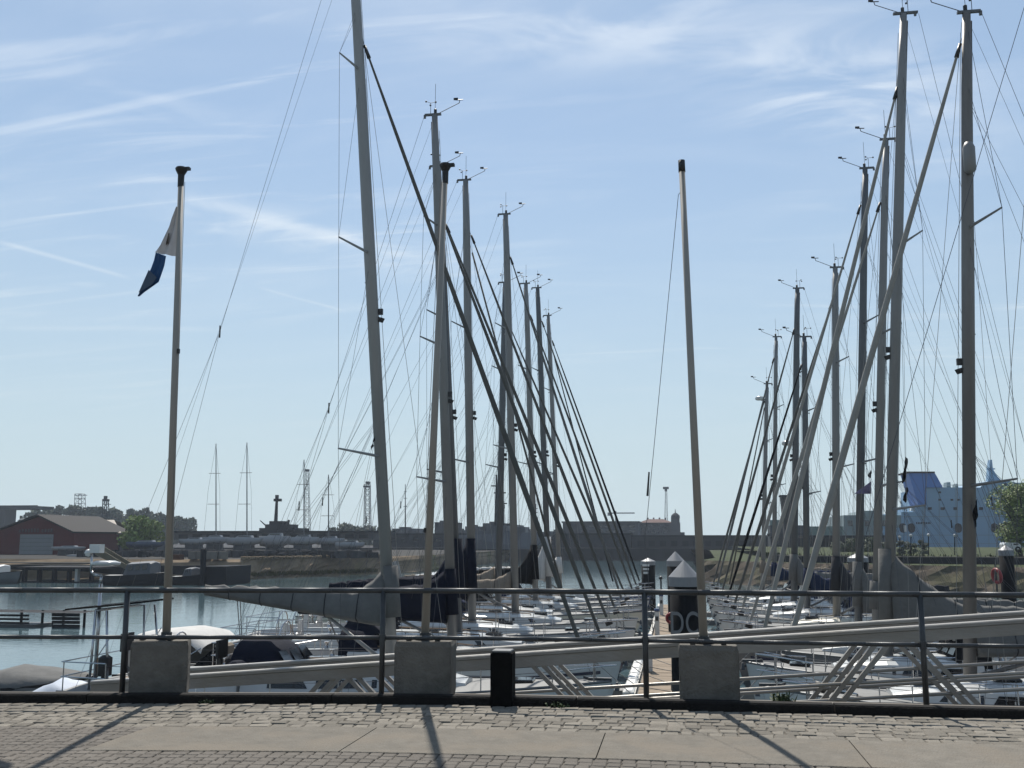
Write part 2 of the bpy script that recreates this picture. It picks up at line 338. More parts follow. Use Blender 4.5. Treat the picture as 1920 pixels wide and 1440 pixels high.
p = at(398, 1296, 9.8); weeds('weed', (p.x, yq(p.x) - .02, -.02), 25, .07, .08, 'small dry weed at the kerb beside the left concrete block')
# ------------------------------------------------------------------ railing
RY = .27
def ry(X): return yq(X) + RY
rail = thing('quay_railing', 'long galvanised two bar railing with round posts along the quay edge', 'railing', (0, ry(0), 0))
posts = []
for px in (-260, 234, 717, 1210, 1730, 2260):
    X = 0
    for _ in range(6): p = at(px, 1200, ry(X)); X = p.x
    posts.append(X)
X0, X1 = posts[0] - 2.7, posts[-1] + 2.7
allp = [X0] + posts + [X1]
ZT, ZL = 1.075, .605
for z, nm in ((ZT, 'top_rail'), (ZL, 'lower_rail')):
    for a, b in zip(allp, allp[1:]):
        r = MB(); k = 5
        pts = [(a + (b - a) * i / k, ry(a + (b - a) * i / k), z) for i in range(k + 1)]
        r.path(pts, .027 if z > 1 else .021, 12).build(nm, GALV, rail, True)
for X in allp:
    r = MB(); y = ry(X); r.tube((X, y, 0), (X, y, ZT), .028, n=12); r.build('post', GALV, rail, True)
    r = MB(); r.box((X, y, .006), (.14, .12, .012)); r.build('base_plate', GALV, rail); r = MB(); r.lathe((X, y, ZL - .035), [(.034, 0), (.034, .07)], 12)
    r.build('rail_collar', GALV, rail)
# ------------------------------------------------------------------ blocks and flagpoles
BLK = mat('cast concrete block', (.27, .25, .22), .92, 0, .18, 5, .9, 35, dirt=((.09, .085, .075), 3.0, .5, .8))
POLE = mat('flagpole aluminium', (.49, .46, .41), .55, .1, .06, 2)
specs = [((304, 1198), (243, 367), (340, 325), (312, 1190), .26, 'mushroom', 'left', .17),
         ((799, 1200), (745, 854), (835, 318), (797, 1190), .0, 'mushroom', 'middle', .02),
         ((1327, 1206), (1274, 1381), (1278, 306), (1319, 1192), .0, 'sleeve', 'right', -.03)]
txt = {'left': ('square concrete ballast block under the flagpole that flies the flag', 'tall pale aluminium flagpole with dark disc cap, flying a white and blue flag'),
       'middle': ('square concrete ballast block between the railing post and the black bollard', 'bare aluminium flagpole with disc cap standing on the middle concrete block'),
       'right': ('square concrete ballast block beside the dark mooring pile with letters', 'bare leaning flagpole with plain dark sleeve tip and slack halyard')}
FPY = {}
for (bc, (xa, xb), top, base, rz, cap, key, side) in specs:
    X = 0
    for _ in range(6): X = at(bc[0], bc[1], yq(X) + .45).x
    y = yq(X) + .45
    w = .575 if key != 'left' else .56
    b = MB(); rr = math.atan(slope(X)) + rz
    rs = []; q9 = random.Random(int(X * 50)); nseg = 48
    for iz in range(13):
        tz = iz / 12; z_ = .57 * tz; ins = .012 if iz in (0, 12) else 0; ring_ = []
        for k in range(nseg):
            a_ = 2 * math.pi * (k + .5) / nseg; cc, ss = math.cos(a_), math.sin(a_); ex = .09
            u_ = (w / 2 - ins) * math.copysign(abs(cc) ** ex, cc); v_ = (.25 - ins) * math.copysign(abs(ss) ** ex, ss)
            corner = min(1, (abs(abs(cc) - abs(ss)) < .16)); jt = q9.gauss(0, .0016) - (q9.random() < .10) * corner * .012
            u_ += jt * cc; v_ += jt * ss; ring_.append((X + u_ * math.cos(rr) - v_ * math.sin(rr), y + u_ * math.sin(rr) + v_ * math.cos(rr), z_ - (0 if iz < 12 else .004 * q9.random())))
        rs.append(ring_)
    b.loft(rs, True)
    o = single(b, 'concrete_block', BLK, txt[key][0], 'concrete block', 'ballast blocks of the flagpoles', org=(X, y, 0)); ORG[o.name] = (X, y, 0)
    for i, j in ((-1, 1), (1, 1), (-1, -1), (1, -1)):
        h = MB(); h.box((X + i * .15, y + j * .12, .586), (.05, .04, .032)); h.build('lifting_anchor', GALV, o)
    P = at(top[0], top[1], y); Q = at(base[0], base[1], y); FPY[key] = (P, Q, y)
    fp = thing('flagpole', txt[key][1], 'flagpole', tuple(Vector((Q.x, Q.y, .57))), 'flagpoles on the quay')
    Q0 = Q + (Q - P).normalized() * (Q.z - .575)
    m = MB(); m.tube(Q0, P, .043, .031, 16); m.build('pole', POLE, fp, True)
    m = MB(); m.lathe((Q0.x, Q0.y, .572), [(.10, 0), (.10, .015), (.055, .02), (.055, .07)], 16); m.build('base_flange', GALV, fp)
    for k in range(4):
        m = MB(); a_ = k * 1.571 + .785; m.lathe((Q0.x + .078 * math.cos(a_), Q0.y + .078 * math.sin(a_), .586), [(.011, 0), (.011, .02), (.004, .024)], 6); m.build('flange_bolt', GALV, fp)
    c = MB()
    if cap == 'mushroom': c.lathe(P, [(.034, -.16), (.036, -.02), (.062, .03), (.068, .05), (.058, .066), (.01, .072)], 20); c.box((P.x + .07, P.y - .01, P.z + .045), (.07, .05, .03))
    else: c.tube(P + (Q - P).normalized() * .1, P - (Q - P).normalized() * .03, .037, .036, 14)
    c.build('pole_cap', BLACK, fp, cap == 'sleeve')
    d_ = (Q0 - P)
    if key == 'right':
        a = at(1272, 365, y - .02); e = at(1214, 965, y - .02); s_ = MB(); pts = [P + d_ * .06, a] + [a.lerp(e, t) for t in (.3, .6, 1)] + [at(1209, 1010, y), at(1225, 1188, y)]
        s_.path(pts, .003, 4).build('halyard', WIRE, fp); c = MB(); c.tube(at(1217, 885, y), at(1214, 930, y), .008, .012); c.build('toggle', BLACK, fp)
    else:
        sx = .05 if key == 'left' else -.05
        s_ = MB(); s_.path([P + d_ * .02 + Vector((sx * .9, 0, 0)), P + d_ * .5 + Vector((sx, -.02, 0)), P + d_ * .8 + Vector((sx * .8, -.02, 0))], .003, 4); s_.build('halyard', ROPE, fp)
        c = MB(); q_ = P + d_ * (.40 if key == 'left' else .78); c.box((q_.x + sx * .9, q_.y - .02, q_.z), (.02, .03, .05)); c.build('cleat', BLACK, fp)
# the flag on the left pole
P, Q, y = FPY['left']
FW = mat('flag white', (.62, .60, .60), .9, 0, .06, 6); FB = mat('flag blue', (.06, .15, .34), .9, 0, .1, 6)
def px2(a, b, dy=0): p = at(a, b, y - .0); return Vector((p.x, p.y + dy, p.z))
def cloth(name, quads_l, quads_r, m, parent=None, nu=8, amp=.04, **kw):
    b = MB(); nv = len(quads_l)
    for i in range(nv):
        for j in range(nu + 1):
            t = j / nu; p = Vector(quads_l[i]).lerp(Vector(quads_r[i]), t); p.y += amp * math.sin(t * 14 + i * .9) * (0.25 + (1 - t)); b.v.append(tuple(p))
    for i in range(nv - 1):
        for j in range(nu): k = i * (nu + 1) + j; b.f.append((k, k + 1, k + nu + 2, k + nu + 1))
    return b
flag = thing('flag', 'white and dark blue flag hanging limp from the left flagpole', 'flag', tuple(px2(333, 390)))
w1 = cloth('f', [px2(331, 388), px2(321, 410), px2(311, 434), px2(302, 455), px2(292, 474)], [px2(334, 388), px2(334, 412), px2(333, 440), px2(332, 462), px2(331, 481)], FW, amp=.03)
o = w1.build('white_field', FW, flag, True)
w2 = cloth('f', [px2(292, 473), px2(287, 487), px2(282, 500), px2(271, 528), px2(259, 556)], [px2(311, 480), px2(308, 498), px2(303, 514), px2(298, 529), px2(263, 554)], FB, amp=.02)
w2.build('blue_stripe', FB, flag, True)
m = MB(); e = [px2(313, 440, .02), px2(319, 437, .0), px2(317, 457, .0), px2(311, 460, .02)]; m.add([Vector(q) + Vector((0, -.02, 0)) for q in e], [(0, 1, 2, 3)]); m.build('emblem', mat('emblem brown', (.12, .09, .07), .9), flag)
m = MB(); e = [px2(283, 508), px2(298, 522), px2(290, 535), px2(264, 551)]; m.add([Vector(q) + Vector((0, -.05, 0)) for q in e], [(0, 1, 2, 3)]); m.build('grey_band', mat('flag greyblue', (.13, .18, .26), .9), flag)
# black bollard
X = at(943, 1250, 10.1).x; b = MB(); b.bev((X, 10.1, .235), (.215, .22, .54), .012)
o = single(b, 'square_bollard', mat('black painted steel', (.004, .004, .004), .9, .0, .3, 6, .3, 60), 'short square black bollard standing between two concrete blocks', 'bollard', org=(X, 10.1, -.035)); ORG[o.name] = (X, 10.1, -.035)
m = MB(); m.bev((X, 10.1, .512), (.19, .195, .02), .006); m.build('cap_plate', ALUD, o)
# ------------------------------------------------------------------ water
wm = bpy.data.materials.new('harbour water'); wm.use_nodes = True; n_, l_ = wm.node_tree.nodes, wm.node_tree.links
b = n_['Principled BSDF']; b.inputs['Base Color'].default_value = (.06, .10, .115, 1); b.inputs['Roughness'].default_value = .05; b.inputs['IOR'].default_value = 1.33
g_ = n_.new('ShaderNodeNewGeometry'); hh = None
for sc_, st, dist in ((1.1, (1, 2.2, 1), .045), (5.5, (1, 1.8, 1), .012), (.22, (1, 1, 1), .05)):
    mp = n_.new('ShaderNodeMapping'); mp.inputs['Scale'].default_value = st; mp.inputs['Rotation'].default_value = (0, 0, .15); l_.new(g_.outputs['Position'], mp.inputs[0])
    nz = n_.new('ShaderNodeTexNoise'); nz.inputs['Scale'].default_value = sc_; nz.inputs['Detail'].default_value = 4; l_.new(mp.outputs[0], nz.inputs[0])
    mm = n_.new('ShaderNodeMath'); mm.operation = 'MULTIPLY'; mm.inputs[1].default_value = dist; l_.new(nz.outputs[0], mm.inputs[0])
    if hh is None: hh = mm.outputs[0]
    else:
        aa = n_.new('ShaderNodeMath'); aa.operation = 'ADD'; l_.new(hh, aa.inputs[0]); l_.new(mm.outputs[0], aa.inputs[1]); hh = aa.outputs[0]
bp = n_.new('ShaderNodeBump'); bp.inputs['Strength'].default_value = .2; bp.inputs['Distance'].default_value = 1; l_.new(hh, bp.inputs['Height']); l_.new(bp.outputs[0], b.inputs['Normal'])
w = MB(); w.add([(-2500, 8, WZ), (2500, 8, WZ), (2500, 3000, WZ), (-2500, 3000, WZ)], [(0, 1, 2, 3)]); w.build('water', wm, None, kind='structure')
# ------------------------------------------------------------------ gangway
GY = 12.9; GW = .95
def gtop(X): 
    a, c = at(440, 1259, GY), at(1920, 1160, GY); return a.z + (c.z - a.z) * (X - a.x) / (c.x - a.x)
gx0, gx1 = at(170, 1285, GY).x, at(1920, 1150, GY).x + 3.5
BH = .185
gang = thing('gangway', 'long aluminium truss gangway sloping down behind the railing to the pontoon', 'gangway', (gx0, GY, gtop(gx0)))
GAL = mat('gangway aluminium', (.49, .46, .42), .42, .4, .2, 2.5, .2, 30, (.4, 1, 1), dirt=((.24, .21, .17), 2.2, .54, .6))
for y in (GY, GY + GW):
    m = MB(); seg = 8
    prof = [(0, -BH), (.10, -BH), (.10, -.055), (.12, -.045), (.12, -.012), (.108, 0), (-.008, 0), (-.02, -.012), (-.02, -.045), (0, -.055)]
    m.loft([[(X, y + u, gtop(X) + v) for u, v in prof] for X in (gx0, gx1)], True); m.build('top_chord', GAL, gang)
    m = MB(); m.loft([[(X, y + u, gtop(X) + v) for u, v in ((0, -1.42), (.1, -1.42), (.1, -1.28), (0, -1.28))] for X in (gx0, gx1)], True); m.build('bottom_chord', GAL, gang)
    for dz in (-.62, -.80):
        m = MB(); m.tube((gx0, y + .05, gtop(gx0) + dz), (gx1, y + .05, gtop(gx1) + dz), .022, n=8); m.build('side_rail', GAL, gang, True)
    m = MB()
apx = [at(p, 1215, GY).x for p in (-60, 310, 640, 985, 1335, 1685, 2035)]
for y in (GY + .002, GY + GW + .002):
    for i, X in enumerate(apx[1:-1]):
        for s_ in (-1, 1):
            if i in (0, 3) or (s_ == -1 and i == 2): continue
            xb = X + s_ * (apx[i + 2] - X if s_ > 0 else X - apx[i]) * .5
            for off in (0, .14):
                m = MB(); a = Vector((X + s_ * (.08 + off), y + .05, gtop(X) - BH + .02)); c = Vector((xb + s_ * off, y + .05, gtop(xb) - 1.3))
                d = Vector((.035, 0, 0)); e = Vector((0, .03, 0))
                m.loft([[a - d - e, a + d - e, a + d + e, a - d + e], [c - d - e, c + d - e, c + d + e, c - d + e]], True); m.build('diagonal_brace', GAL, gang)
    for X in [at(q_, 1220, GY).x for q_ in (300, 720, 1165, 1480, 1790)]:
        m = MB(); m.box((X, y + .0, gtop(X) - BH / 2 - .03), (.03, .012, BH * .86)); m.build('joint_plate', GAL, gang)
m = MB(); m.add([(gx0, GY + .1, gtop(gx0) - 1.27), (gx1, GY + .1, gtop(gx1) - 1.27), (gx1, GY + GW, gtop(gx1) - 1.27), (gx0, GY + GW, gtop(gx0) - 1.27)], [(0, 1, 2, 3)])
m.add([(gx0, GY + .1, gtop(gx0) - 1.33), (gx1, GY + .1, gtop(gx1) - 1.33), (gx1, GY + GW, gtop(gx1) - 1.33), (gx0, GY + GW, gtop(gx0) - 1.33)], [(3, 2, 1, 0)]); m.build('walkway', mat('gangway deck', (.16, .16, .16), .8), gang)
# landing float under the gangway
m = MB(); m.bev(((gx0 - 2), GY + 1.4, -2.75), (9, 3.2, .6), .05); single(m, 'landing_float', DECK, 'concrete landing float at the foot of the gangway', 'float')
# ------------------------------------------------------------------ pontoon
PZ = -2.5; PL, PR, PY0, PY1 = -1.28, 1.15, 27.9, 66
WOOD = mat('pontoon decking', (.42, .335, .25), .8, 0, .10, .8, .3, 8, (1, 7, 1), rnd=.08)
pont = thing('pontoon', 'long timber decked pontoon running away between the two rows of yachts', 'pontoon', ((PL + PR) / 2, PY0, PZ))
yy = PY0; nb = 0
base = MB(); base.bx(PL + .02, PR - .02, PY0, PY1, PZ - .5, PZ - .05); base.build('float_body', mat('float concrete', (.2, .2, .19), .9), pont)
bm = bpy.data.meshes.new('deck_board'); q = MB(); q.bx(-(PR - PL) / 2 + .12, (PR - PL) / 2 - .12, -.135, .135, -.04, 0); bm.from_pydata(q.v, [], q.f); bm.materials.append(WOOD)
while yy < PY1 - .1:
    o = bpy.data.objects.new('deck_board', bm); C.objects.link(o); o.parent = pont; o.location = (0, yy + .14 - PY0, R.uniform(-.004, .004)); yy += .284
EDGE = mat('pontoon edge', (.55, .53, .48), .7, 0, .15, 2)
for x in (PL, PR):
    m = MB(); m.bx(x - .06, x + .06, PY0, PY1, PZ - .14, PZ + .05); m.build('edge_beam', EDGE, pont)
# white fender rolls along the left edge and head
m = MB(); yv = PY0 - .5
for k in range(9): m.bev((PL - .12, PY0 + .5 + k * 1.25, PZ + .02), (.3, 1.1, .22), .05)
m.build('edge_fender', FEND, pont)
for y in (34, 39, 44, 49, 54, 59, 64):
    for x in (PL + .18, PR - .18):
        m = MB(); m.box((x, y, PZ + .06), (.06, .3, .03)); m.box((x, y, PZ + .03), (.05, .1, .06)); m.build('mooring_cleat', GALV, pont)
for y in (33.0, 45.2, 57.0):
    px_ = PL + .3; t = thing('power_pedestal', 'slim %s power and water pedestal on the pontoon, %s' % (('white', 'nearest'), ('white', 'middle'), ('white', 'farthest'))[[33.0, 45.2, 57.0].index(y)], 'pedestal', (px_, y, PZ), 'service pedestals on the pontoon')
    m = MB(); m.bev((px_, y, PZ + .5), (.2, .2, 1.0), .02); m.build('column', WHITE, t); m = MB(); m.bev((px_, y, PZ + 1.06), (.24, .24, .12), .04); m.build('lamp_head', BLUEH, t)
    m = MB(); m.box((px_, y - .11, PZ + .7), (.12, .03, .18)); m.build('socket_panel', BLACK, t)
# finger pontoons
fi = 0
for s_ in (-1, 1):
    for y in (29.3, 38.0, 46.2, 54.4, 60):
        x0 = PL - .06 if s_ < 0 else PR + .06; fi += 1
        m = MB(); m.bx(x0, x0 + s_ * 8, y - .35, y + .35, PZ - .3, PZ - .03)
        single(m, 'finger_pontoon', DECK, '%s narrow finger pontoon between yachts on the %s side' % (('first', 'second', 'third', 'fourth', 'fifth')[(fi - 1) % 5], 'left' if s_ < 0 else 'right'), 'pontoon', 'finger pontoons')
# piles
PILE = mat('black steel pile', (.007, .008, .011), .85, .0, .3, 3, .2, 20)
CONE = mat('grey pile cap', (.33, .34, .36), .5, 0, .06, 3)
def pile(px, ytip, Y, r, label, ch=None, gull=False):
    T = at(px, ytip, Y); ch = ch or r * 1.1
    t = thing('mooring_pile', label, 'mooring pile', (T.x, Y, WZ), 'mooring piles')
    m = MB(); m.lathe((T.x, Y, WZ), [(r, -.6), (r, T.z - WZ - ch - .1)], 28); m.build('shaft', PILE, t, True)
    m = MB(); m.lathe((T.x, Y, T.z), [(r * 1.07, -ch - .24), (r * 1.07, -ch), (.02, 0)], 28, True); m.build('cone_cap', CONE, t)
    return t, T
PYY = 26.9
t, T = pile(1282, 1051, PYY, .375, 'thick black mooring pile with grey cone cap and pale letters')
LET = mat('letter grey', (.27, .27, .28), .6, 0, .05)
for ch, px in (('D', 1270), ('C', 1298)):
    cu = bpy.data.curves.new('letter', 'FONT'); cu.body = ch; cu.size = .78; cu.extrude = .012; cu.align_x = 'CENTER'; cu.offset = .006
    o = bpy.data.objects.new('letter', cu); bpy.context.view_layer.update(); me_ = bpy.data.meshes.new_from_object(o); bpy.data.objects.remove(o); me_.materials.clear(); me_.materials.append(LET); o = bpy.data.objects.new('letter', me_); C.objects.link(o); o.parent = t
    p = at(px, 1188, PYY - .40); o.rotation_euler = (math.pi / 2, 0, 0); o.scale = (.62, 1, 1); o.location = (p.x - T.x, -.42, p.z - WZ)
m = MB(); m.lathe((T.x, PYY, 0), [(.40, -2.2), (.40, -2.0), (.375, -1.98)], 24); m.build('pile_collar', GALV, t)
m = MB(); p = at(1263, 1160, PYY); m.ring((p.x - .06, PYY + .1, p.z), (.2, 1, 0), .115, .04, 18, 8); single(m, 'lifebuoy', RED, 'red lifebuoy hung on the side of the lettered pile', 'lifebuoy', smooth=True)
pile(1266, 1034, 47, .38, 'mooring pile with sunlit cone cap, just behind the lettered pile')
t, T = pile(1885, 1022, 48, .30, 'slim tall black mooring pile at the far right near the red ring', .22)
pile(1608, 1036, 62, .55, 'broad grey brown capped pile between the masts on the right', .3)
pile(1215, 1046, 64, .42, 'dark pile with three pale reflectors at the end of the pontoon', .2)
for k, py in enumerate((1060, 1067, 1074)):
    p = at(1211, py, 63.5); m = MB(); m.box((p.x, 63.52, p.z), (.42 - k * .06, .04, .13)); m.build('reflector', FEND, bpy.data.objects['mooring_pile.004'])
pp = at(1885, 1085, 47.5); 
t = thing('lifebuoy_stand', 'red lifebuoy on a post beside the slim black pile', 'lifebuoy', (pp.x - .3, 47.5, pp.z - 1)); p = at(1869, 1080, 47.5)
m = MB(); m.ring((p.x, 47.5, p.z), (.95, .3, .1), .28, .08, 20, 8); m.build('ring', RED, t, True); m = MB(); m.tube((p.x, 47.6, p.z - 1), (p.x, 47.6, p.z + .7), .04); m.build('post', GALV, t)
p = at(1240, 1125, 63); t = thing('pontoon_lamp', 'thin post with small lamp at the pontoon end', 'lamp post', (p.x, 63, PZ)); m = MB(); m.tube((p.x, 63, PZ), (p.x, 63, PZ + 1.7), .05); m.build('post', BLACK, t); m = MB(); m.ball((p.x, 63, PZ + 1.75), .12); m.build('lamp_head', BLACK, t)
# ------------------------------------------------------------------ sailing yachts
HB = [(0, .03), (.05, .20), (.1, .34), (.2, .57), (.3, .75), (.4, .88), (.5, .96), (.62, 1), (.75, .98), (.88, .90), (1, .80)]
def hb(t):
    for (a, p), (b, q) in zip(HB, HB[1:]):
        if t <= b: return p + (q - p) * (t - a) / (b - a)
    return HB[-1][1]
def yacht(label, s, Y, mb, mt, bow=1.5, fs=.9, ratio=.42, beam=3.5, hull=WHITE, deck=DECK, cover=C_GREY, genoa=C_GREY, boom=(2.6, 2.9, .55, .14, 4.0), peak=.4, mr=.1,
          hood=C_NAVY, spr=(.42, .72), bimini=None, arch=False, radar=None, fb=1.25, mastm=ALU, vane=1, dual=False, group='yachts moored along the pontoon', boomtan=None, roof=WHITE, r_gen=.052, teak=False, crane=0, wire=.005, dome=None, peakw=.17):
    A = at(*mt, Y); B = at(*mb, Y); dr = (A - B).normalized()
    Foot = B - dr * ((B.z - (WZ + fb + .35)) / dr.z)
    xb = -s * bow; xm = Foot.x; dm = abs(xm - xb); L = dm / ratio
    tf = lambda d, y, z: (xb - s * d, Y + y * s, z + WZ)
    t = thing('sailing_yacht', label, 'sailing yacht', tuple(Vector((xm, Y, WZ))), group)
    M = lambda: MB(tf)
    B2 = beam / 2
    def shz(u): return fb + .28 * (1 - u) ** 2.0 - .03 * math.sin(math.pi * u)
    st = [0, .02, .05, .1, .2, .3, .4, .5, .6, .7, .8, .9, 1]
    rings = []
    for u in st:
        b = hb(u) * B2; z = shz(u); d = u * L; rk = .05 * L * (1 - u) ** 6; tr = -.0 if u < 1 else 0
        half = [(d, b, z), (d + rk * .3, b * .985, z * .6), (d + rk * .7, b * .93, z * .22), (d + rk, b * .84, 0), (d + rk * 1.4, b * .5, -.3), (d + rk * 1.6, 0, -.42)]
        rings.append(half + [(x, -y, zz) for x, y, zz in half[-2::-1]])
    m = M(); m.loft(rings, False, False); o = len(m.v) - 11; m.f.append(tuple(o + k for k in range(11))); m.build('hull', hull, t, True)
    # stripe below the sheer and antifouling line
    for z0, z1, mm, nm in ((.06, .14, NAVY if hull in (WHITE, CREAM, GREYH) else WHITE, 'boot_stripe'), (.80, .85, NAVY if hull in (WHITE, CREAM, GREYH) else WHITE, 'sheer_stripe')):
        m = M()
        for sg in (-1, 1):
            rr_ = []
            for u in st[2:]:
                z = shz(u); b = hb(u) * B2; f_ = lambda q: b * (.84 + .145 * min(1, (q / (z * .6)) ** .6)) + .008 if q < z * .6 else b * (.985 + .015 * (q - .6 * z) / (.4 * z)) + .008
                rr_.append([(u * L, sg * f_(z0 if z0 < .5 else z * z0), z0 if z0 < .5 else z * z0), (u * L, sg * f_(z1 if z1 < .5 else z * z1), z1 if z1 < .5 else z * z1)])
            m.loft(rr_, False, False)
        m.build(nm, mm, t)
    m = M(); rr_ = []
    for u in st: b = hb(u) * B2 - .01; z = shz(u); rr_.append([(u * L, b, z), (u * L, b * .5, z + .05), (u * L, 0, z + .07), (u * L, -b * .5, z + .05), (u * L, -b, z)])
    m.loft(rr_, False, False); m.build('deck', TEAK if teak else deck, t)
    for sg in (-1, 1):
        m = M(); m.path([(u * L, sg * (hb(u) * B2 - .02), shz(u) + .025) for u in st], .03, 5); m.build('toe_rail', ALUD, t)
    # coachroof
    c0, c1 = .26, .66; rr_ = []; dz = .07
    cr = [(c0, .10, .30), (c0 + .05, .24, .42), (.40, .36, .52), (.52, .42, .56), (.62, .47, .56), (c1, .47, .58)]
    def cw(u):
        for (a, h, w), (b, h2, w2) in zip(cr, cr[1:]):
            if u <= b: k = (u - a) / (b - a); return h + (h2 - h) * k, (w + (w2 - w) * k)
        return cr[-1][1:]
    for u, h, w in cr:
        z = shz(u) + .03; b = w * hb(u) * B2; rr_.append([(u * L, b * 1.08, z), (u * L, b * 1.0, z + h * .8), (u * L, b * .85, z + h), (u * L, 0, z + h + .05), (u * L, -b * .85, z + h), (u * L, -b * 1.0, z + h * .8), (u * L, -b * 1.08, z)])
    m = M(); m.loft(rr_, True, True); m.build('coachroof', roof, t, False)
    for sg in (-1, 1):
        for ua, ub in ((.34, .42), (.435, .52), (.535, .61)):
            m = M(); e = []
            for u, kk in ((ua, .22), (ub, .22), (ub, .68), (ua + .012, .68)):
                h, w = cw(u); b = w * hb(u) * B2; e.append((u * L, sg * (b * (1.08 - .1 * kk) + .012), shz(u) + .03 + h * kk))
            m.add(e, [(0, 1, 2, 3)]); m.build('cabin_window', WIN, t)
        m = M(); pts = [(u * L, sg * cw(u)[1] * hb(u) * B2 * .75, shz(u) + .1 + cw(u)[0]) for u in (.36, .42, .48, .54, .6)]; m.path(pts, .018, 4)
        for p in pts: m.tube((p[0], p[1], p[2] - .1), p, .014, n=4)
        m.build('handrail', TEAK if s > 0 else STEEL, t)
    for u in (.16, .33, .49):
        h = cw(u)[0] + .09 if u > c0 else .09; m = M(); m.bev((u * L, 0, shz(u) + h + .02), (.5, .48, .05), .02); m.build('deck_hatch', WIN, t)
    m = M(); m.box((.635 * L, 0, shz(.63) + cw(.63)[0] + .08), (.5, .6, .06)); m.build('companionway_hatch', roof, t)
    # cockpit
    m = M(); k0, k1 = .665, .965
    for sg in (-1, 1):
        rr_ = [[(u * L, sg * hb(u) * B2 * .66, shz(u)), (u * L, sg * hb(u) * B2 * .62, shz(u) + hh_), (u * L, sg * hb(u) * B2 * .50, shz(u) + hh_), (u * L, sg * hb(u) * B2 * .47, shz(u))] for u, hh_ in ((k0, .36), (.75, .32), (.87, .28), (k1, .2))]
        m.loft(rr_, True)
    m.build('cockpit_coaming', roof, t)
    m = M(); m.bx(k0 * L, k1 * L, -.42 * B2, .42 * B2, shz(.8) + .06, shz(.8) + .085); m.build('cockpit_sole', TEAK, t)
    for sg in ((-1, 1) if L > 11.5 else (0,)):
        yw = sg * .36 * B2; dw = .86 * L; zw = shz(.86)
        m = M(); m.box((dw - .12, yw, zw + .4), (.18, .2, .75), taper=.7); m.build('steering_pedestal', roof, t)
        m = M(); m.ring((dw, yw, zw + .72), (1, 0, .12), .42, .018, 20, 5)
        for k in range(5): a = 2 * math.pi * k / 5; m.tube((dw, yw, zw + .72), (dw, yw + .42 * math.sin(a), zw + .72 + .42 * math.cos(a)), .009, n=4)
        m.build('steering_wheel', STEEL, t)
    for u, yy_ in ((.70, .56), (.78, .56), (.70, -.56), (.78, -.56), (.62, .3), (.62, -.3)):
        m = M(); z0 = shz(u) + (.34 if u > .65 else cw(u)[0] + .07); m.lathe((u * L, yy_ * hb(u) * B2, z0), [(.08, 0), (.055, .06), (.055, .12), (.075, .16)], 10); m.build('winch', STEEL, t)
    if hood:
        m = M(); rr_ = []
        for u, h, w in ((.585, .05, .9), (.60, .40, .95), (.63, .62, .97), (.685, .66, .98)):
            z = shz(u) + (cw(min(u, .66))[0]); b = w * .56 * B2; rr_.append([(u * L, b * math.cos(a) * (1.0), z - .15 + (h + .15) * math.sin(a) ** .55) for a in [math.pi * k / 10 for k in range(11)]])
        m.loft(rr_, False, False); sh = m.build('sprayhood', hood, t, True)
        m = M()
        for sg in (-.5, 0, .5):
            e = [(.587 * L - .02, (sg - .2) * B2 * .62, shz(.6) + .62), (.587 * L - .02, (sg + .2) * B2 * .62, shz(.6) + .62), (.603 * L - .02, (sg + .18) * B2 * .6, shz(.6) + .87), (.603 * L - .02, (sg - .18) * B2 * .6, shz(.6) + .87)]
            m.add(e, [(0, 1, 2, 3)])
        m.build('hood_window', WIN, sh)
    if bimini:
        m = M(); rr_ = []
        for u, h in ((.74, 1.78), (.78, 1.9), (.86, 1.93), (.93, 1.8)): rr_.append([(u * L, B2 * .72 * math.cos(math.pi * k / 8), shz(.8) + h - .2 + .2 * math.sin(math.pi * k / 8)) for k in range(9)])
        m.loft(rr_, False, False); bi = m.build('bimini', bimini, t, True)
        m = M()
        for sg in (-1, 1):
            for u in (.76, .90): m.tube((.83 * L, sg * B2 * .72, shz(.8)), (u * L, sg * B2 * .72, shz(.8) + 1.7), .014)
        m.build('bimini_frame', STEEL, bi)
    # stanchions, lifelines, pulpit, pushpit
    us = [.10, .22, .34, .46, .58, .70, .82]
    for sg in (-1, 1):
        for u in us: m = M(); m.tube((u * L, sg * (hb(u) * B2 - .05), shz(u)), (u * L, sg * (hb(u) * B2 - .07), shz(u) + .62), .014, n=5); m.build('stanchion', STEEL, t)
        m = M()
        for hz in (.33, .61): m.path([(u * L, sg * (hb(u) * B2 - .06), shz(u) + hz) for u in [.06] + us + [.92]], .006, 4)
        m.build('lifeline', WIRE, t)
    m = M()
    for hz in (.32, .64): m.path([(.10 * L, hb(.1) * B2 - .05, shz(.1) + hz), (.03 * L, .15, shz(.02) + hz + .02), (-.01 * L, 0.0, shz(0) + hz + .04), (.03 * L, -.15, shz(.02) + hz + .02), (.10 * L, -hb(.1) * B2 + .05, shz(.1) + hz)], .015, 6)
    for sg in (-1, 1): m.tube((.10 * L, sg * (hb(.1) * B2 - .05), shz(.1)), (.10 * L, sg * (hb(.1) * B2 - .05), shz(.1) + .64), .015); m.tube((.03 * L, sg * .15, shz(.02)), (.03 * L, sg * .15, shz(.02) + .66), .015)
    m.build('pulpit', STEEL, t)
    m = M()
    for hz in (.34, .66): m.path([(.90 * L, hb(.9) * B2 - .06, shz(.9) + hz), (.99 * L, hb(.99) * B2 - .08, shz(1) + hz), (.995 * L, -hb(.99) * B2 + .08, shz(1) + hz), (.90 * L, -hb(.9) * B2 + .06, shz(.9) + hz)], .015, 6)
    for sg in (-1, 1):
        for u in (.90, .99): m.tube((u * L, sg * (hb(u) * B2 - .07), shz(u)), (u * L, sg * (hb(u) * B2 - .07), shz(u) + .66), .015)
    m.build('pushpit', STEEL, t)
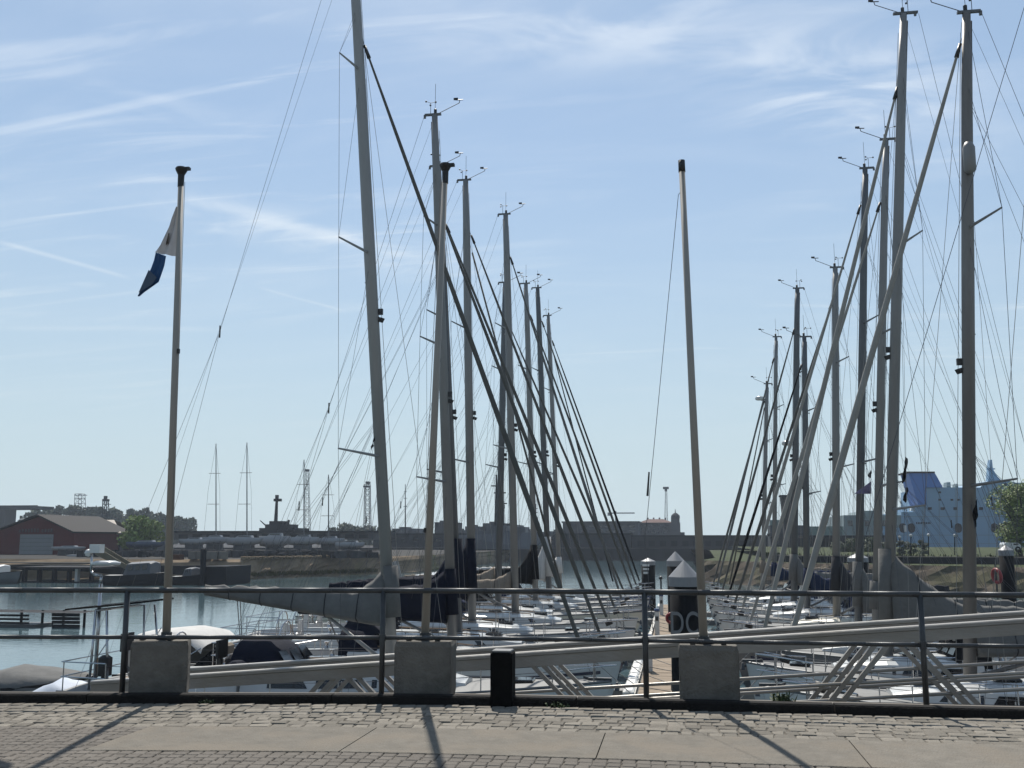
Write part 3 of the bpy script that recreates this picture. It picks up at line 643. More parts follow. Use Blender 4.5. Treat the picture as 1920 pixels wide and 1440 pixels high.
    m = M(); m.box((.02 * L, 0, shz(0) + .06), (.5, .14, .06)); m.tube((-.01 * L, -.0, shz(0) - .1), (.05 * L, 0, shz(0) + .1), .03); m.box((-.01 * L, 0, shz(0) - .08), (.1, .3, .16), taper=.4); m.build('anchor', GALV, t)
    for i in range(3):
        for sg in (-1, 1):
            u = (.35, .52, .72)[i] + R.uniform(-.03, .03); b = hb(u) * B2 + .11; m = M(); z = shz(u); m.lathe((u * L, sg * b, z - .85), [(.02, 0), (.10, .05), (.11, .12), (.11, .48), (.10, .56), (.02, .62)], 10, True); m.tube((u * L, sg * b, z - .25), (u * L, sg * (b - .15), z + .35), .008, n=4); m.build('fender', FEND if R.random() < .6 else FENDB, t, True)
    for sg in (-1, 1):
        m = M(); m.path([(.06 * L, sg * hb(.06) * B2, shz(.06)), (-.03 * L, sg * .9, .75), (-bow * .8, sg * 1.4, .55)], .012, 5); m.build('mooring_line', ROPE, t)
    # ------- rig (world coordinates)
    m = MB(); H = (A - Foot).length; e = Vector((0, mr * .72, 0)); f = Vector((mr, 0, 0)); rs = []
    for k, q in ((0, 1), (.6, 1), (.88, .88), (1, .66)):
        c = Foot.lerp(A, k) if k else Foot - dr * .4; rs.append([tuple(c + f * q * math.cos(a) + e * q * math.sin(a)) for a in [2 * math.pi * j / 14 for j in range(14)]])
    m.loft(rs, True); mast = m.build('mast', mastm, t, True)
    m = MB(); c = Foot.lerp(A, .5); m.box((c.x + s * -mr, c.y, c.z), (.02, .03, .02)); 
    m.tube(Foot + Vector((-s * (mr + .005), 0, .6)), A + Vector((-s * (mr * .66 + .003), 0, -.2)), .016, n=4); m.build('sail_track', ALUD, mast)
    m = MB(); m.box((A.x - s * .05, A.y, A.z + .02), (mr * 2 + .22 + crane, .08, .055)); m.box((A.x - s * (mr + .16), A.y, A.z - .03), (.06, .05, .10)); m.build('masthead_crane', ALUD, mast)
    if vane:
        m = MB(); q = A + Vector((s * .1, 0, .04)); w_ = q + Vector((s * .62, 0, .28)); m.tube(q, w_, .011, n=4); m.tube(w_, w_ + Vector((s * .02, 0, .09)), .011, n=4); m.tube(w_ + Vector((-.11, 0, .10)), w_ + Vector((.11, .02, .10)), .016, n=4); m.box((w_.x - .1, w_.y, w_.z + .13), (.13, .01, .07)); m.build('wind_vane', BLACK, mast)
        m = MB(); q = A + Vector((-s * .12, 0, .04)); m.tube(q, q + Vector((0, 0, .32)), .008, n=4); c = q + Vector((0, 0, .34))
        for k in range(3): a = k * 2.09 + Y; m.tube(c, c + Vector((math.cos(a) * .15, math.sin(a) * .15, 0)), .007, n=4); m.ball(c + Vector((math.cos(a) * .16, math.sin(a) * .16, 0)), .032, 6)
        m.build('anemometer', BLACK, mast)
        m = MB(); q = A + Vector((0, .05, .04)); m.tube(q, q + Vector((.0, .02, .95)), .006, n=4); m.build('vhf_aerial', BLACK, mast)
    m = MB(); m.lathe(A + Vector((s * .02, 0, .05)), [(.045, 0), (.045, .12), (.02, .14)], 8); m.build('masthead_light', BLACK, mast)
    # stays
    Att = Foot.lerp(A, fs); bowp = Vector(tf(.035 * L, 0, shz(0) + .12)); sd = Vector((-s, 0, 0))
    def stay(a, b, r=wire, nm='stay', mm=WIRE, n=4): q = MB(); q.tube(a, b, r, n=n); return q.build(nm, mm, t)
    stay(Att, bowp, wire, 'forestay')
    v = bowp - Att
    if genoa is None: r_gen = .004; genoa = WIRE
    m = MB(); a = Att + v * .035; m.tube(a, a + v * .022, .035, .05, 8); m.build('halyard_swivel', BLACK, t, True)
    m = MB(); a0, a1 = Att + v * .055, Att + v * .955; m.tube(a0, a0.lerp(a1, .15), r_gen * .45, r_gen * .75, 10, False); m.tube(a0.lerp(a1, .15), a0.lerp(a1, .75), r_gen * .75, r_gen * 1.2, 10, False); m.tube(a0.lerp(a1, .75), a1, r_gen * 1.2, r_gen * .8, 10, False); m.build('furled_genoa', genoa, t, True)
    m = MB(); m.tube(Att + v * .962, Att + v * .972, .11, .11, 12); m.build('furling_drum', BLACK, t, True)
    if dual:
        Att2 = Foot.lerp(A, fs - .02); b2 = Vector(tf(.16 * L, 0, shz(.16) + .1)); stay(Att2, b2, wire, 'inner_forestay'); v2 = b2 - Att2; m = MB(); m.tube(Att2 + v2 * .06, Att2 + v2 * .95, r_gen * .6, r_gen * .8, 8); m.build('furled_staysail', genoa, t, True)
    st_ = Vector(tf(.985 * L, 0, shz(1) + .05)); spl = A.lerp(st_, .55) if fs < .88 else A.lerp(st_, .72); ab = A + Vector((-s * (mr + .18 + crane / 2), 0, -.02))
    stay(ab, spl, wire, 'backstay')
    for sg in (-1, 1): stay(spl, Vector(tf(.98 * L, sg * .62 * B2, shz(1) + .05)), wire, 'backstay_leg')
    q = MB(); q.tube(spl + Vector((0, 0, -.15)), spl + Vector((0, 0, .15)), .02); q.build('backstay_insulator', BLACK, t)
    cu_ = .455; cp_ = {sg: Vector(tf(cu_ * L, sg * (hb(cu_) * B2 - .12), shz(cu_) + .03)) for sg in (-1, 1)}
    tips = []
    for k, fr in enumerate(spr):
        c = Foot.lerp(A, fr); w_ = B2 * (.82 - .2 * k); tp = {}
        for sg in (-1, 1):
            tip = c + Vector((-s * w_ * .30, s * sg * w_, .06)); q = MB(); q.tube(c, tip, .04, .022, 6, flat=.6); q.build('spreader', mastm, mast); tp[sg] = tip
        tips.append(tp)
    for sg in (-1, 1):
        seq = [cp_[sg]] + [x[sg] for x in tips] + [Foot.lerp(A, .985 if fs > .93 else max(fs, .88))]
        q = MB(); q.path(seq, wire, 4); q.build('cap_shroud', WIRE, t)
        q = MB(); q.tube(cp_[sg] + Vector((s * .12, 0, 0)), Foot.lerp(A, spr[0] - .01), wire, n=4)
        for x, nx in zip(tips, list(spr[1:]) + [.9]): q.tube(x[sg], Foot.lerp(A, nx - .01), wire * .9, n=4)
        q.build('lower_shroud', WIRE, t)
        q = MB(); q.tube(cp_[sg], cp_[sg].lerp(seq[1], .06), .016, n=6); q.build('turnbuckle', STEEL, t)
    for dx_, r_ in ((.16, .007), (-.22, .006)):
        stay(Foot.lerp(A, .97) + Vector((-s * dx_ * .5, .06, 0)), Foot + Vector((-s * dx_, .12, .4)), r_, 'halyard', ROPE)
    for sg in ((-1, 1) if not arch else ()):
        stay(Foot.lerp(A, fs - .12), Vector(tf(.93 * L, sg * .8 * B2, shz(.93) + .05)), wire * .8, 'running_backstay')
    stay(A + Vector((0, 0, -.1)), Vector(tf(.99 * L, 0, shz(1) + .1)), wire * .7, 'topping_lift')
    stay(Foot.lerp(A, spr[-1]) + Vector((0, s * .5, 0)), Vector(tf(.44 * L, B2 - .2, shz(.44) + .3)), .004, 'flag_halyard', ROPE)
    stay(Att + Vector((s * .1, 0, 0)), Vector(tf(.3 * L, .1, shz(.3) + .2)), .005, 'spinnaker_halyard', ROPE)
    # lights, steaming, radar
    c = Foot.lerp(A, .46); q = MB(); q.box((c.x + s * (mr + .05), c.y, c.z), (.1, .08, .14)); q.tube((c.x + s * (mr + .05), c.y, c.z - .25), (c.x + s * (mr + .08), c.y, c.z - .15), .06, .08, 8); q.build('deck_light', BLACK, mast)
    if radar:
        c = Foot.lerp(A, radar); q = MB(); q.lathe((c.x + s * .38, c.y, c.z), [(.2, -.1), (.26, -.05), (.26, .06), (.18, .11)], 18); q.box((c.x + s * .15, c.y, c.z - .12), (.35, .1, .04)); q.build('radar_dome', WHITE, mast, True)
    if dome:
        c = Foot.lerp(A, dome); q = MB(); q.lathe((c.x, c.y - .16, c.z), [(.05, -.36), (.125, -.28), (.13, .22), (.08, .34), (.02, .36)], 14); q.build('radar_reflector', ALU, mast, True)
    # boom and sail cover
    z0, z1, h0, h1, bl = boom
    g = Vector((Foot.x, Y, WZ + z0)) + sd * (mr + .03); e2 = Vector((Foot.x, Y, WZ + z1)) + sd * (bl)
    m = MB(); rs = []
    for p in (g, e2): rs.append([tuple(p + Vector((0, .075 * math.cos(a), .11 * math.sin(a)))) for a in [2 * math.pi * j / 10 for j in range(10)]])
    m.loft(rs, True); bo = m.build('boom', boomtan or mastm, t, True)
    if cover:
        m = MB(); rs = []; K = 29
        for i in range(K):
            k = i / (K - 1); c = g.lerp(e2, k); h = h1 + (h0 - h1) * (1 - k) ** .85 + .022 * math.sin(i * 2.3) - .03 * (i % 5 == 4); 
            if k < peakw: h += peak * (1 - k / peakw) ** 1.35
            wd = .20 * (1 - k) + .10; sec = []
            for a in range(12):
                an = 2 * math.pi * a / 12; zz = math.sin(an); sec.append(tuple(c + Vector((0, wd * math.cos(an) * (1 - .45 * max(0, zz)) * (1 + .13 * math.sin(i * 1.7 + a * 1.3) - .12 * (i % 5 == 4)), (h if zz > 0 else .13) * zz))))
            rs.append(sec)
        m.loft(rs, True); cv = m.build('sail_cover', cover, t, True)
        for i in range(4, K - 1, 5):
            m = MB(); m.path([tuple(Vector(p_) * 1.0 + (Vector(p_) - (g.lerp(e2, i / (K - 1)))) * .03) for p_ in rs[i] + rs[i][:1]], .012, 4); m.build('sail_tie', C_DGREY, cv)
        m = MB()
        if peak > .3: m.tube(g + Vector((s * mr, 0, .1)), g + Vector((s * mr * .6, 0, h0 + peak)), mr * 1.45, mr * 1.2, 10)
        if m.v: m.build('mast_collar', cover, cv, True)
        for k in (.25, .5, .78):
            for sg in (-1, 1): stay(Foot.lerp(A, spr[0] + .05) + Vector((0, sg * .05, 0)), g.lerp(e2, k) + Vector((0, sg * .15, .05)), wire * .75, 'lazy_jack')
    q = MB(); a = Foot + Vector((-s * (mr + .02), 0, .25 + 0)); q.tube(a, g.lerp(e2, .32) + Vector((0, 0, -.1)), .05, .035, 8); q.build('boom_vang', mastm, t, True)
    q = MB(); q.path([g.lerp(e2, .8) + Vector((0, 0, -.1)), Vector(tf(.70 * L, .1, shz(.7) + .1)), g.lerp(e2, .82)], .012, 4); q.build('mainsheet', ROPE, t)
    if arch:
        da = .955 * L; m = M(); hA = 1.75
        for sg in (-1, 1):
            for dd in (0, .45): m.tube((da - dd, sg * B2 * .6, shz(.95)), (da - dd * .6, sg * B2 * .55, shz(.95) + hA), .03, n=8)
            m.tube((da, sg * B2 * .6, shz(.95) + .5), (da - .45, sg * B2 * .58, shz(.95) + 1.2), .012)
        m.tube((da, -B2 * .55, shz(.95) + hA), (da, B2 * .55, shz(.95) + hA), .03); m.build('stern_arch', STEEL, t, True)
        m = M(); m.box((0, 0, 0), (0, 0, 0)); 
        m = M(); a, b_ = da - .75, da + .75; zt = shz(.95) + hA + .05
        m.add([(a, -1.1, zt + .08), (b_, -1.1, zt - .06), (b_, 1.1, zt - .06), (a, 1.1, zt + .08), (a, -1.1, zt + .12), (b_, -1.1, zt - .02), (b_, 1.1, zt - .02), (a, 1.1, zt + .12)], [(3, 2, 1, 0), (4, 5, 6, 7), (0, 1, 5, 4), (1, 2, 6, 5), (2, 3, 7, 6), (3, 0, 4, 7)]); m.build('solar_panel', WIN, t)
        m = M(); dp = .985 * L; zz = shz(1); m.tube((dp - .1, -.5, zz), (dp - .1, -.5, zz + 2.3), .045, .04, 10); m.path([(dp - .1, -.5, zz + 2.3), (dp - .1, -.5, zz + 2.5), (dp + .08, -.5, zz + 2.52), (dp + .16, -.5, zz + 2.6), (dp + .17, -.5, zz + 3.0)], .03, 8); pm = m.build('instrument_pole', STEEL, t, True)
        m = M(); m.lathe((dp - .2, -.5, zz + 2.78), [(.1, -.06), (.32, -.03), (.33, .02), (.2, .06)], 20); m.build('scanner_disc', WHITE, pm, True)
        m = M(); m.box((dp + .05, -.5, zz + 3.12), (.30, .16, .2), rz=.2); m.ball((dp + .26, -.5, zz + 3.02), .09, 8); m.build('wind_generator_body', FEND, pm)
        m = M(); m.bev((.93 * L, -.55 * B2, shz(.93) + .55), (.25, .3, .45), .06); m.box((.93 * L, -.55 * B2, shz(.93) + .2), (.1, .1, .5)); m.build('outboard_engine', BLACK, t)
        m = M(); m.bev((.90 * L, .3 * B2, shz(.93) + .35), (.7, .5, .3), .05); m.build('liferaft_case', WHITE, t)
        for k, (u, yy_, hx) in enumerate(((.80, -.45, .35), (.74, .3, .3), (.86, .1, .4))):
            m = M(); m.bev((u * L, yy_ * B2, shz(u) + .5), (hx, .4, .3), .08); m.build('cockpit_cushion', (C_NAVY, C_DGREY, RED)[k], t)
    if arch:
        q2 = random.Random(3)
        for k, (u, yy_, zz_, kind) in enumerate([(.66, -.7, .6, 'b'), (.70, .1, .55, 'b'), (.77, .5, .75, 'b'), (.83, -.6, .7, 'b'), (.89, .4, .9, 'b'), (.72, -.3, .9, 's'), (.92, -.2, 1.0, 's')]):
            m = M(); d_ = u * L
            if kind == 'b': m.bev((d_, yy_ * B2, shz(u) + zz_), (q2.uniform(.25, .5), q2.uniform(.3, .5), q2.uniform(.2, .38)), .06); nm, mm = 'deck_bag', (C_NAVY, C_DGREY, C_TAN, C_BLK, C_LIGHT)[k % 5]
            else: m.box((d_, yy_ * B2, shz(u) + zz_), (.06, .5, .4)); m.box((d_ + .04, yy_ * B2, shz(u) + zz_ - .4), (.1, .12, .6)); nm, mm = 'instrument_pod', BLACK
            m.build(nm, mm, t)
        m = M(); c_ = (.975 * L, .62 * B2, shz(1) + .5); m.ring(c_, (1, .2, 0), .27, .055, 18, 6); m.build('horseshoe_buoy', C_LIGHT, t, True)
    return t, L, tf, shz
Y1 = yacht('largest near yacht on the left with thick grey mast and long grey sail cover', 1, 22.7, (727, 1105), (661, -120), bow=1.5, fs=.865, ratio=.405, beam=3.9, mastm=ALUL, mr=.145, boom=(2.75, 3.42, .62, .10, 4.55), peak=.62, arch=True, hood=C_NAVY, dome=None, wire=.0045, spr=(.27, .54, .80), r_gen=.055, genoa=C_GENL)
SPECS = [
 dict(label='yacht with the tallest mast of the left row and navy sprayhood, second from the quay', s=1, Y=27.0, mb=(841, 1000), mt=(815, 216), fs=.82, beam=3.7, mr=.13, cover=C_NAVY, boom=(2.5, 2.7, .95, .3, 4.3), peak=.35, genoa=C_GENL, spr=(.3, .55, .78), hood=C_NAVY, teak=True),
 dict(label='dark mast yacht with navy stack pack, third from the quay in the left row', s=1, Y=31.3, mb=(852, 1000), mt=(822, 312), fs=.9, beam=3.6, mr=.13, mastm=ALUD, cover=C_NAVY, boom=(2.7, 2.9, .8, .3, 4.2), peak=1.1, genoa=C_GENL, hull=NAVY, hood=C_NAVY, spr=(.33, .66)),
 dict(label='yacht with a stout grey mast and tall navy mast boot, fourth in the left row', s=1, Y=35.6, mb=(883, 1000), mt=(873, 338), fs=.9, beam=3.8, mr=.15, cover=C_NAVY, boom=(2.6, 2.8, .8, .3, 4.6), peak=1.2, genoa=C_GENL, spr=(.35, .65), hood=C_NAVY, dual=True),
 dict(label='yacht with pale hard cabin windows and brown boom cover, fifth in the left row', s=1, Y=40.0, mb=(963, 1000), mt=(948, 402), fs=.92, beam=3.8, mr=.15, cover=C_TAN, boom=(2.6, 2.7, .45, .15, 4.6), peak=.3, genoa=C_GREY, hull=WHITE, hood=C_BLUE, spr=(.4, .7), bow=1.6),
 dict(label='yacht whose mast leans towards the pontoon, sixth in the left row', s=1, Y=44.2, mb=(939, 900), mt=(947, 530), fs=.9, beam=3.5, mr=.14, mastm=ALUD, cover=C_TAN, boom=(2.6, 2.8, .5, .2, 4.2), peak=.3, genoa=C_GENL, hull=CREAM, hood=C_TAN),
 dict(label='yacht with a dark genoa and black boom cover, seventh in the left row', s=1, Y=48.3, mb=(1000, 980), mt=(986, 532), fs=.93, beam=3.6, mr=.14, cover=C_BLK, boom=(2.6, 2.8, .7, .2, 4.2), peak=1.0, genoa=C_GENL, hood=C_BLK),
 dict(label='yacht with a very dark straight mast, eighth in the left row', s=1, Y=52.4, mb=(1023, 940), mt=(1008, 540), fs=.92, beam=3.6, mr=.15, mastm=ALUD, cover=C_LIGHT, boom=(2.6, 2.9, .6, .2, 4.2), peak=1.5, genoa=C_GENL, hood=C_BLUE),
 dict(label='yacht with the shortest mast of the left row, last before the open water', s=1, Y=57.0, mb=(1043, 940), mt=(1028, 592), fs=.94, beam=3.5, mr=.13, cover=C_LIGHT, boom=(2.6, 2.8, .5, .2, 4.0), peak=.5, genoa=C_BLK, hood=C_NAVY, hull=BLUEH, dual=True),
 dict(label='big yacht nearest the quay at the right, its mast outside the frame', s=-1, Y=18.3, mb=(1985, 1050), mt=(1975, -190), fs=.985, beam=3.9, mr=.14, cover=C_GREY, boom=(2.3, 2.4, .5, .25, 5.0), peak=.3, genoa=None, spr=(.3, .6), hood=C_BLK, bow=1.8, wire=.0055),
 dict(label='yacht on the right with a thick two tone mast and radar reflector', s=-1, Y=22.4, mb=(1818, 1050), mt=(1812, 24), fs=.985, beam=3.8, mastm=ALUT, mr=.135, cover=C_GREY, boom=(2.35, 2.5, .5, .25, 5.2), peak=.3, genoa=C_GEN, spr=(.28, .66), hood=C_BLK, dome=.765, ratio=.42, wire=.0055, bow=1.65, boomtan=ALUD, r_gen=.066),
 dict(label='yacht with a tall grey sail peak, second mast from the right frame edge', s=-1, Y=26.7, mb=(1670, 1000), mt=(1694, 26), fs=.91, beam=3.8, mr=.135, cover=C_GREY, boom=(2.35, 2.55, .75, .3, 4.8), peakw=.36, peak=1.25, genoa=C_GEN, spr=(.22, .62), hood=C_BLK, bow=1.6, r_gen=.062, crane=.14),
 dict(label='yacht with a slim pale mast, third from the quay on the right', s=-1, Y=31.0, mb=(1646, 1000), mt=(1661, 262), fs=.9, beam=3.6, mr=.12, cover=C_GREY, boom=(2.5, 2.6, .5, .25, 4.4), peak=.4, genoa=C_GEN, spr=(.3, .6), hood=C_GREY, hull=GREYH),
 dict(label='yacht with dark mast and purple white pennant, fourth on the right', s=-1, Y=35.4, mb=(1612, 1000), mt=(1622, 316), fs=.95, beam=3.6, mr=.13, mastm=ALUD, cover=C_GREY, boom=(2.3, 2.5, .35, .2, 4.2), peak=1.2, genoa=C_GEN, spr=(.35, .65), hood=C_DGREY),
 dict(label='yacht with a brownish medium mast and charcoal cover, fifth on the right', s=-1, Y=39.7, mb=(1568, 1000), mt=(1566, 502), fs=.93, beam=3.5, mr=.14, cover=C_DGREY, boom=(2.6, 2.7, .45, .2, 4.0), peak=.9, genoa=C_GENL, hood=C_NAVY, roof=CREAM),
 dict(label='low yacht with black genoa and striped dark cover, sixth on the right', s=-1, Y=44.0, mb=(1512, 1000), mt=(1508, 632), fs=.93, beam=3.4, mr=.13, mastm=ALUD, cover=C_BLUE, boom=(2.5, 2.7, .5, .2, 3.9), peak=.4, genoa=C_BLK, hood=C_BLUE),
 dict(label='yacht with a straight dark mast and grey sprayhood, seventh on the right', s=-1, Y=49.0, mb=(1490, 1000), mt=(1495, 541), fs=.9, beam=3.5, mr=.15, mastm=ALUD, cover=C_GREY, boom=(2.6, 2.8, .5, .2, 4.2), peak=.8, genoa=C_GENL, hood=C_GREY, radar=.5),
 dict(label='yacht with a thin light mast and furled blue cover, eighth on the right', s=-1, Y=54.0, mb=(1452, 1000), mt=(1455, 632), fs=.95, beam=3.4, mr=.11, cover=C_BLUE, boom=(2.6, 2.8, .4, .2, 3.8), peak=.4, genoa=C_GREY, hood=C_BLUE),
 dict(label='yacht with the shortest mast on the right, last before the open water', s=-1, Y=59.0, mb=(1432, 1000), mt=(1438, 720), fs=.96, beam=3.4, mr=.12, cover=C_TAN, boom=(2.6, 2.8, .4, .2, 3.8), peak=.4, genoa=C_GENL, hood=C_NAVY, radar=.93, dual=True),
]
for d_ in SPECS: yacht(**d_)
# flags and small things in the rigs
PURP = mat('pennant lilac', (.30, .26, .42), .8, 0, .3, 20)
def rigflag(name, pts, Y, m, label):
    b = MB(); q = [at(x, y, Y) for x, y in pts]; a, bb, c, d = q; n = 6
    for i in range(n + 1):
        for j in range(3):
            t1 = i / n; p = a.lerp(bb, t1).lerp(d.lerp(c, t1), j / 2); p.y += .05 * math.sin(i * 1.9 + j); b.v.append(tuple(p))
    for i in range(n):
        for j in range(2): k = i * 3 + j; b.f.append((k, k + 1, k + 4, k + 3))
    single(b, name, m, label, 'flag', 'flags flown in the yacht rigging', smooth=True)
rigflag('pennant', [(1634, 902), (1601, 926), (1632, 926), (1634, 925)], 34.6, PURP, 'lilac and white triangular pennant beside the fourth mast on the right')
rigflag('pennant', [(1634, 880), (1626, 892), (1632, 897), (1635, 884)], 34.6, C_DGREY, 'tiny dark green burgee above the lilac pennant')
rigflag('courtesy_flag', [(1698, 856), (1690, 908), (1697, 902), (1703, 860)], 26.3, C_BLK, 'upper black flag hanging under the spreader of the second yacht on the right')
rigflag('courtesy_flag', [(1700, 912), (1692, 938), (1699, 943), (1703, 915)], 26.3, C_BLK, 'lower black flag hanging under the spreader of the second yacht on the right')
rigflag('courtesy_flag', [(1832, 935), (1822, 966), (1829, 992), (1834, 960)], 22.2, C_BLK, 'black flag hanging beside the thick mast of the nearest right yacht')
rigflag('courtesy_flag', [(703, 816), (696, 838), (697, 846), (702, 826)], 22.2, C_DGREY, 'small dark flag under the spreader of the largest left yacht')
rigflag('club_flag', [(735, 1054), (747, 1050), (756, 1092), (744, 1096)], 33.2, C_LIGHT, 'white flag drooping from a stern just right of the thick left mast')
# ------------------------------------------------------------------ motor boats and others
def motorboat(label, xs, xe, Y, B, hull=WHITE, cover=None, canopy=None, screen=True, fb=.85, cabin=None, flip=False, extras=True, group='small motor boats', cabm=WHITE):
    """hull from stern xs to bow xe along X"""
    s = 1 if xe > xs else -1; L = abs(xe - xs); tf = lambda d, y, z: (xs + s * d, Y + y, z + WZ); M = lambda: MB(tf)
    t = thing('motor_boat', label, 'motor boat', ((xs + xe) / 2, Y, WZ), group); rings = []; st = [0, .2, .4, .6, .75, .87, .95, 1]
    hb_ = lambda u: B / 2 * (1 if u < .5 else math.cos((u - .5) * math.pi * .97) ** .6); sh = lambda u: fb + .3 * u * u
    for u in st:
        b = hb_(u); z = sh(u); d = u * L; h = [(d, b, z), (d - .1 * u * u * u, b * .93, z * .5), (d - .35 * u ** 4, b * .82, .05), (d - .5 * u ** 4, 0, -.3)]; rings.append(h + [(x, -y, q) for x, y, q in h[-2::-1]])
    m = M(); m.loft(rings, False, False); m.f.append(tuple(range(7))); m.build('hull', hull, t, True)
    m = M(); m.loft([[(u * L, hb_(u) - .01, sh(u)), (u * L, 0, sh(u) + .06), (u * L, -hb_(u) + .01, sh(u))] for u in st], False, False); m.build('deck', DECKW, t)
    m = M(); m.path([(u * L, hb_(u), sh(u)) for u in st], .04, 6); m.path([(u * L, -hb_(u), sh(u)) for u in st], .04, 6); m.build('rubbing_strake', RUB, t)
    if cover:
        m = M(); rs = []
        for u, h in ((.0, .08), (.12, .28), (.3, .44), (.45, .52), (.6, .4), (.8, .22), (.97, .08)):
            b = hb_(u) + .05; z = sh(u) - .12; rs.append([(u * L, b * math.cos(math.pi * k / 12) * (1 + .03 * math.sin(k * 3 + u * 20)), z + (h + .12) * math.sin(math.pi * k / 12) ** .8 + .03 * math.sin(k * 2.2 + u * 31)) for k in range(13)])
        m.loft(rs, False, False); m.build('boat_cover', cover, t, True)
    if screen:
        m = M(); u0, u1 = .50, .62; z = sh(.55) + .05; b = B * .40
        m.add([(u1 * L, -b * .8, z), (u1 * L, b * .8, z), (u0 * L, b * .72, z + .62), (u0 * L, -b * .72, z + .62), ((u0 - .12) * L, -b, z), ((u0 - .12) * L, b, z)], [(0, 1, 2, 3), (0, 3, 4), (1, 5, 2)]); m.build('windscreen', WIN, t)
        m = M(); m.path([(u1 * L, -b * .8, z), (u0 * L, -b * .72, z + .62), (u0 * L, b * .72, z + .62), (u1 * L, b * .8, z)], .035, 6); m.tube((u1 * L, 0, z), (u0 * L, 0, z + .62), .03); m.build('screen_frame', FEND, t)
    if canopy:
        m = M(); rs = []
        for u, h in ((.02, .85), (.08, 1.1), (.28, 1.2), (.40, 1.1), (.46, .85)): rs.append([(u * L, B * .46 * math.cos(math.pi * k / 8), fb + h - .25 + .25 * math.sin(math.pi * k / 8) ** .6) for k in range(9)])
        m.loft(rs, False, False); cn = m.build('canopy', canopy, t, True); m = M()
        for sg in (-1, 1):
            for u in (.05, .46): m.tube((.22 * L, sg * B * .46, fb), (u * L, sg * B * .46, fb + .75), .018)
        m.build('canopy_frame', STEEL, cn)
        for sg in (-1, 1):
          m = M(); m.add([(.03 * L, sg * B * .45, fb + .05), (.24 * L, sg * B * .45, fb + .05), (.40 * L, sg * B * .455, fb + .8), (.05 * L, sg * B * .455, fb + .82)], [(0, 1, 2, 3)])
          m.build('side_curtain', C_GREY, cn)
    if cabin:
        a, b_, h = cabin; m = M(); rs = []
        for u, hh_, ww in ((a, .05, .6), (a + .08, h, .68), (b_ - .03, h * 1.02, .72), (b_, h * .9, .72)): b = ww * B / 2; z = sh(u); rs.append([(u * L, b, z), (u * L, b * .93, z + hh_ * .9), (u * L, 0, z + hh_ * 1.05), (u * L, -b * .93, z + hh_ * .9), (u * L, -b, z)])
        if s < 0 or True: m.loft(rs, True); m.build('cabin', cabm, t)
        for sg in (-1, 1):
            for k in range(3):
                u0, u1 = a + .10 + k * (b_ - a - .12) / 3, a + .08 + (k + .85) * (b_ - a - .12) / 3; m = M(); e = [(u0 * L, sg * (.70 * B / 2 + .02), sh(u0) + h * .4), (u1 * L, sg * (.70 * B / 2 + .02), sh(u1) + h * .4), (u1 * L, sg * (.67 * B / 2 + .02), sh(u1) + h * .8), (u0 * L, sg * (.67 * B / 2 + .02), sh(u0) + h * .8)]; m.add(e, [(0, 1, 2, 3)]); m.build('cabin_window', WIN, t)
    if extras:
        m = M(); m.bev((-.25, 0, fb + .25), (.35, .4, .5), .08); m.box((-.25, 0, fb - .3), (.15, .15, .8)); m.build('outboard_engine', BLACK, t)
        m = M(); m.path([(.55 * L, hb_(.55) - .05, sh(.5) + .5), (.8 * L, hb_(.8) - .05, sh(.8) + .55), (L, 0, sh(1) + .6), (.8 * L, -hb_(.8) + .05, sh(.8) + .55), (.55 * L, -hb_(.55) + .05, sh(.5) + .5)], .015, 5)
        for u in (.58, .7, .82, .93):
            for sg in (-1, 1): m.tube((u * L, sg * (hb_(u) - .05), sh(u)), (u * L, sg * (hb_(u) - .05), sh(u) + .52), .012)
        m.build('bow_rail', STEEL, t)
    return t
def xat(px, py, Y): return at(px, py, Y).x
motorboat('low motor boat under a grey canvas cover in the lower left corner', xat(-60, 1270, 26.5), xat(175, 1270, 26.5), 26.5, 2.3, cover=C_GREY, screen=False, fb=.55, extras=False)
motorboat('small white dinghy with bluish cover beside the grey covered boat', xat(60, 1280, 24.2), xat(190, 1280, 24.2), 24.2, 1.5, cover=mat('pale blue cover', (.45, .5, .58), .7, 0, .1, 3, .3, 8), screen=False, fb=.55, extras=False)
motorboat('white motor cruiser with pale canopy and raked windscreen behind the left railing bay', xat(262, 1240, 27.5), xat(600, 1240, 27.5), 27.5, 2.8, canopy=C_LIGHT, fb=.95)
motorboat('white cabin cruiser with its windows facing the quay behind the navy covers', xat(735, 1100, 50), xat(850, 1100, 50), 50, 3, cabin=(.3, .85, 1.5), fb=1.2, screen=False)
motorboat('blue topped motor boat across the fairway on the right', xat(1640, 1130, 52), xat(1500, 1130, 52), 58, 3, cabin=(.3, .8, 1.2), fb=1.0, screen=False)
# broad tan covered barge behind the left masts
# floating walkway with dark side boards in the left basin
t = thing('floating_dock', 'dark boarded floating dock with a gap in its side in the left water', 'floating dock', tuple(at(75, 1185, 50)), None)
DK = mat('dock timber', (.05, .05, .055), .9, 0, .3, 2)
Yd = 50; g = lambda px, py: at(px, py, Yd)
for a, b_ in ((-160, 54), (98, 149)):
    for k in range(5):
        y0, y1 = 1149.5 + k * 7, 1156.2 + k * 7; m = MB(); A, B_ = g(a, y0), g(b_, y1); m.bx(A.x, B_.x, Yd - .04, Yd + .04, B_.z, A.z); m.build('side_board', DK, t)
m = MB(); A, B_ = g(-160, 1145), g(160, 1149); m.bx(A.x, B_.x, Yd - .3, Yd + 1.6, B_.z, A.z); m.build('deck_beam', DK, t)
m = MB(); m.bx(g(-160, 0).x, g(149, 0).x, Yd - .2, Yd + 1.5, WZ - .1, WZ + .12); m.build('float_body', mat('wet float', (.12, .12, .12), .5), t)
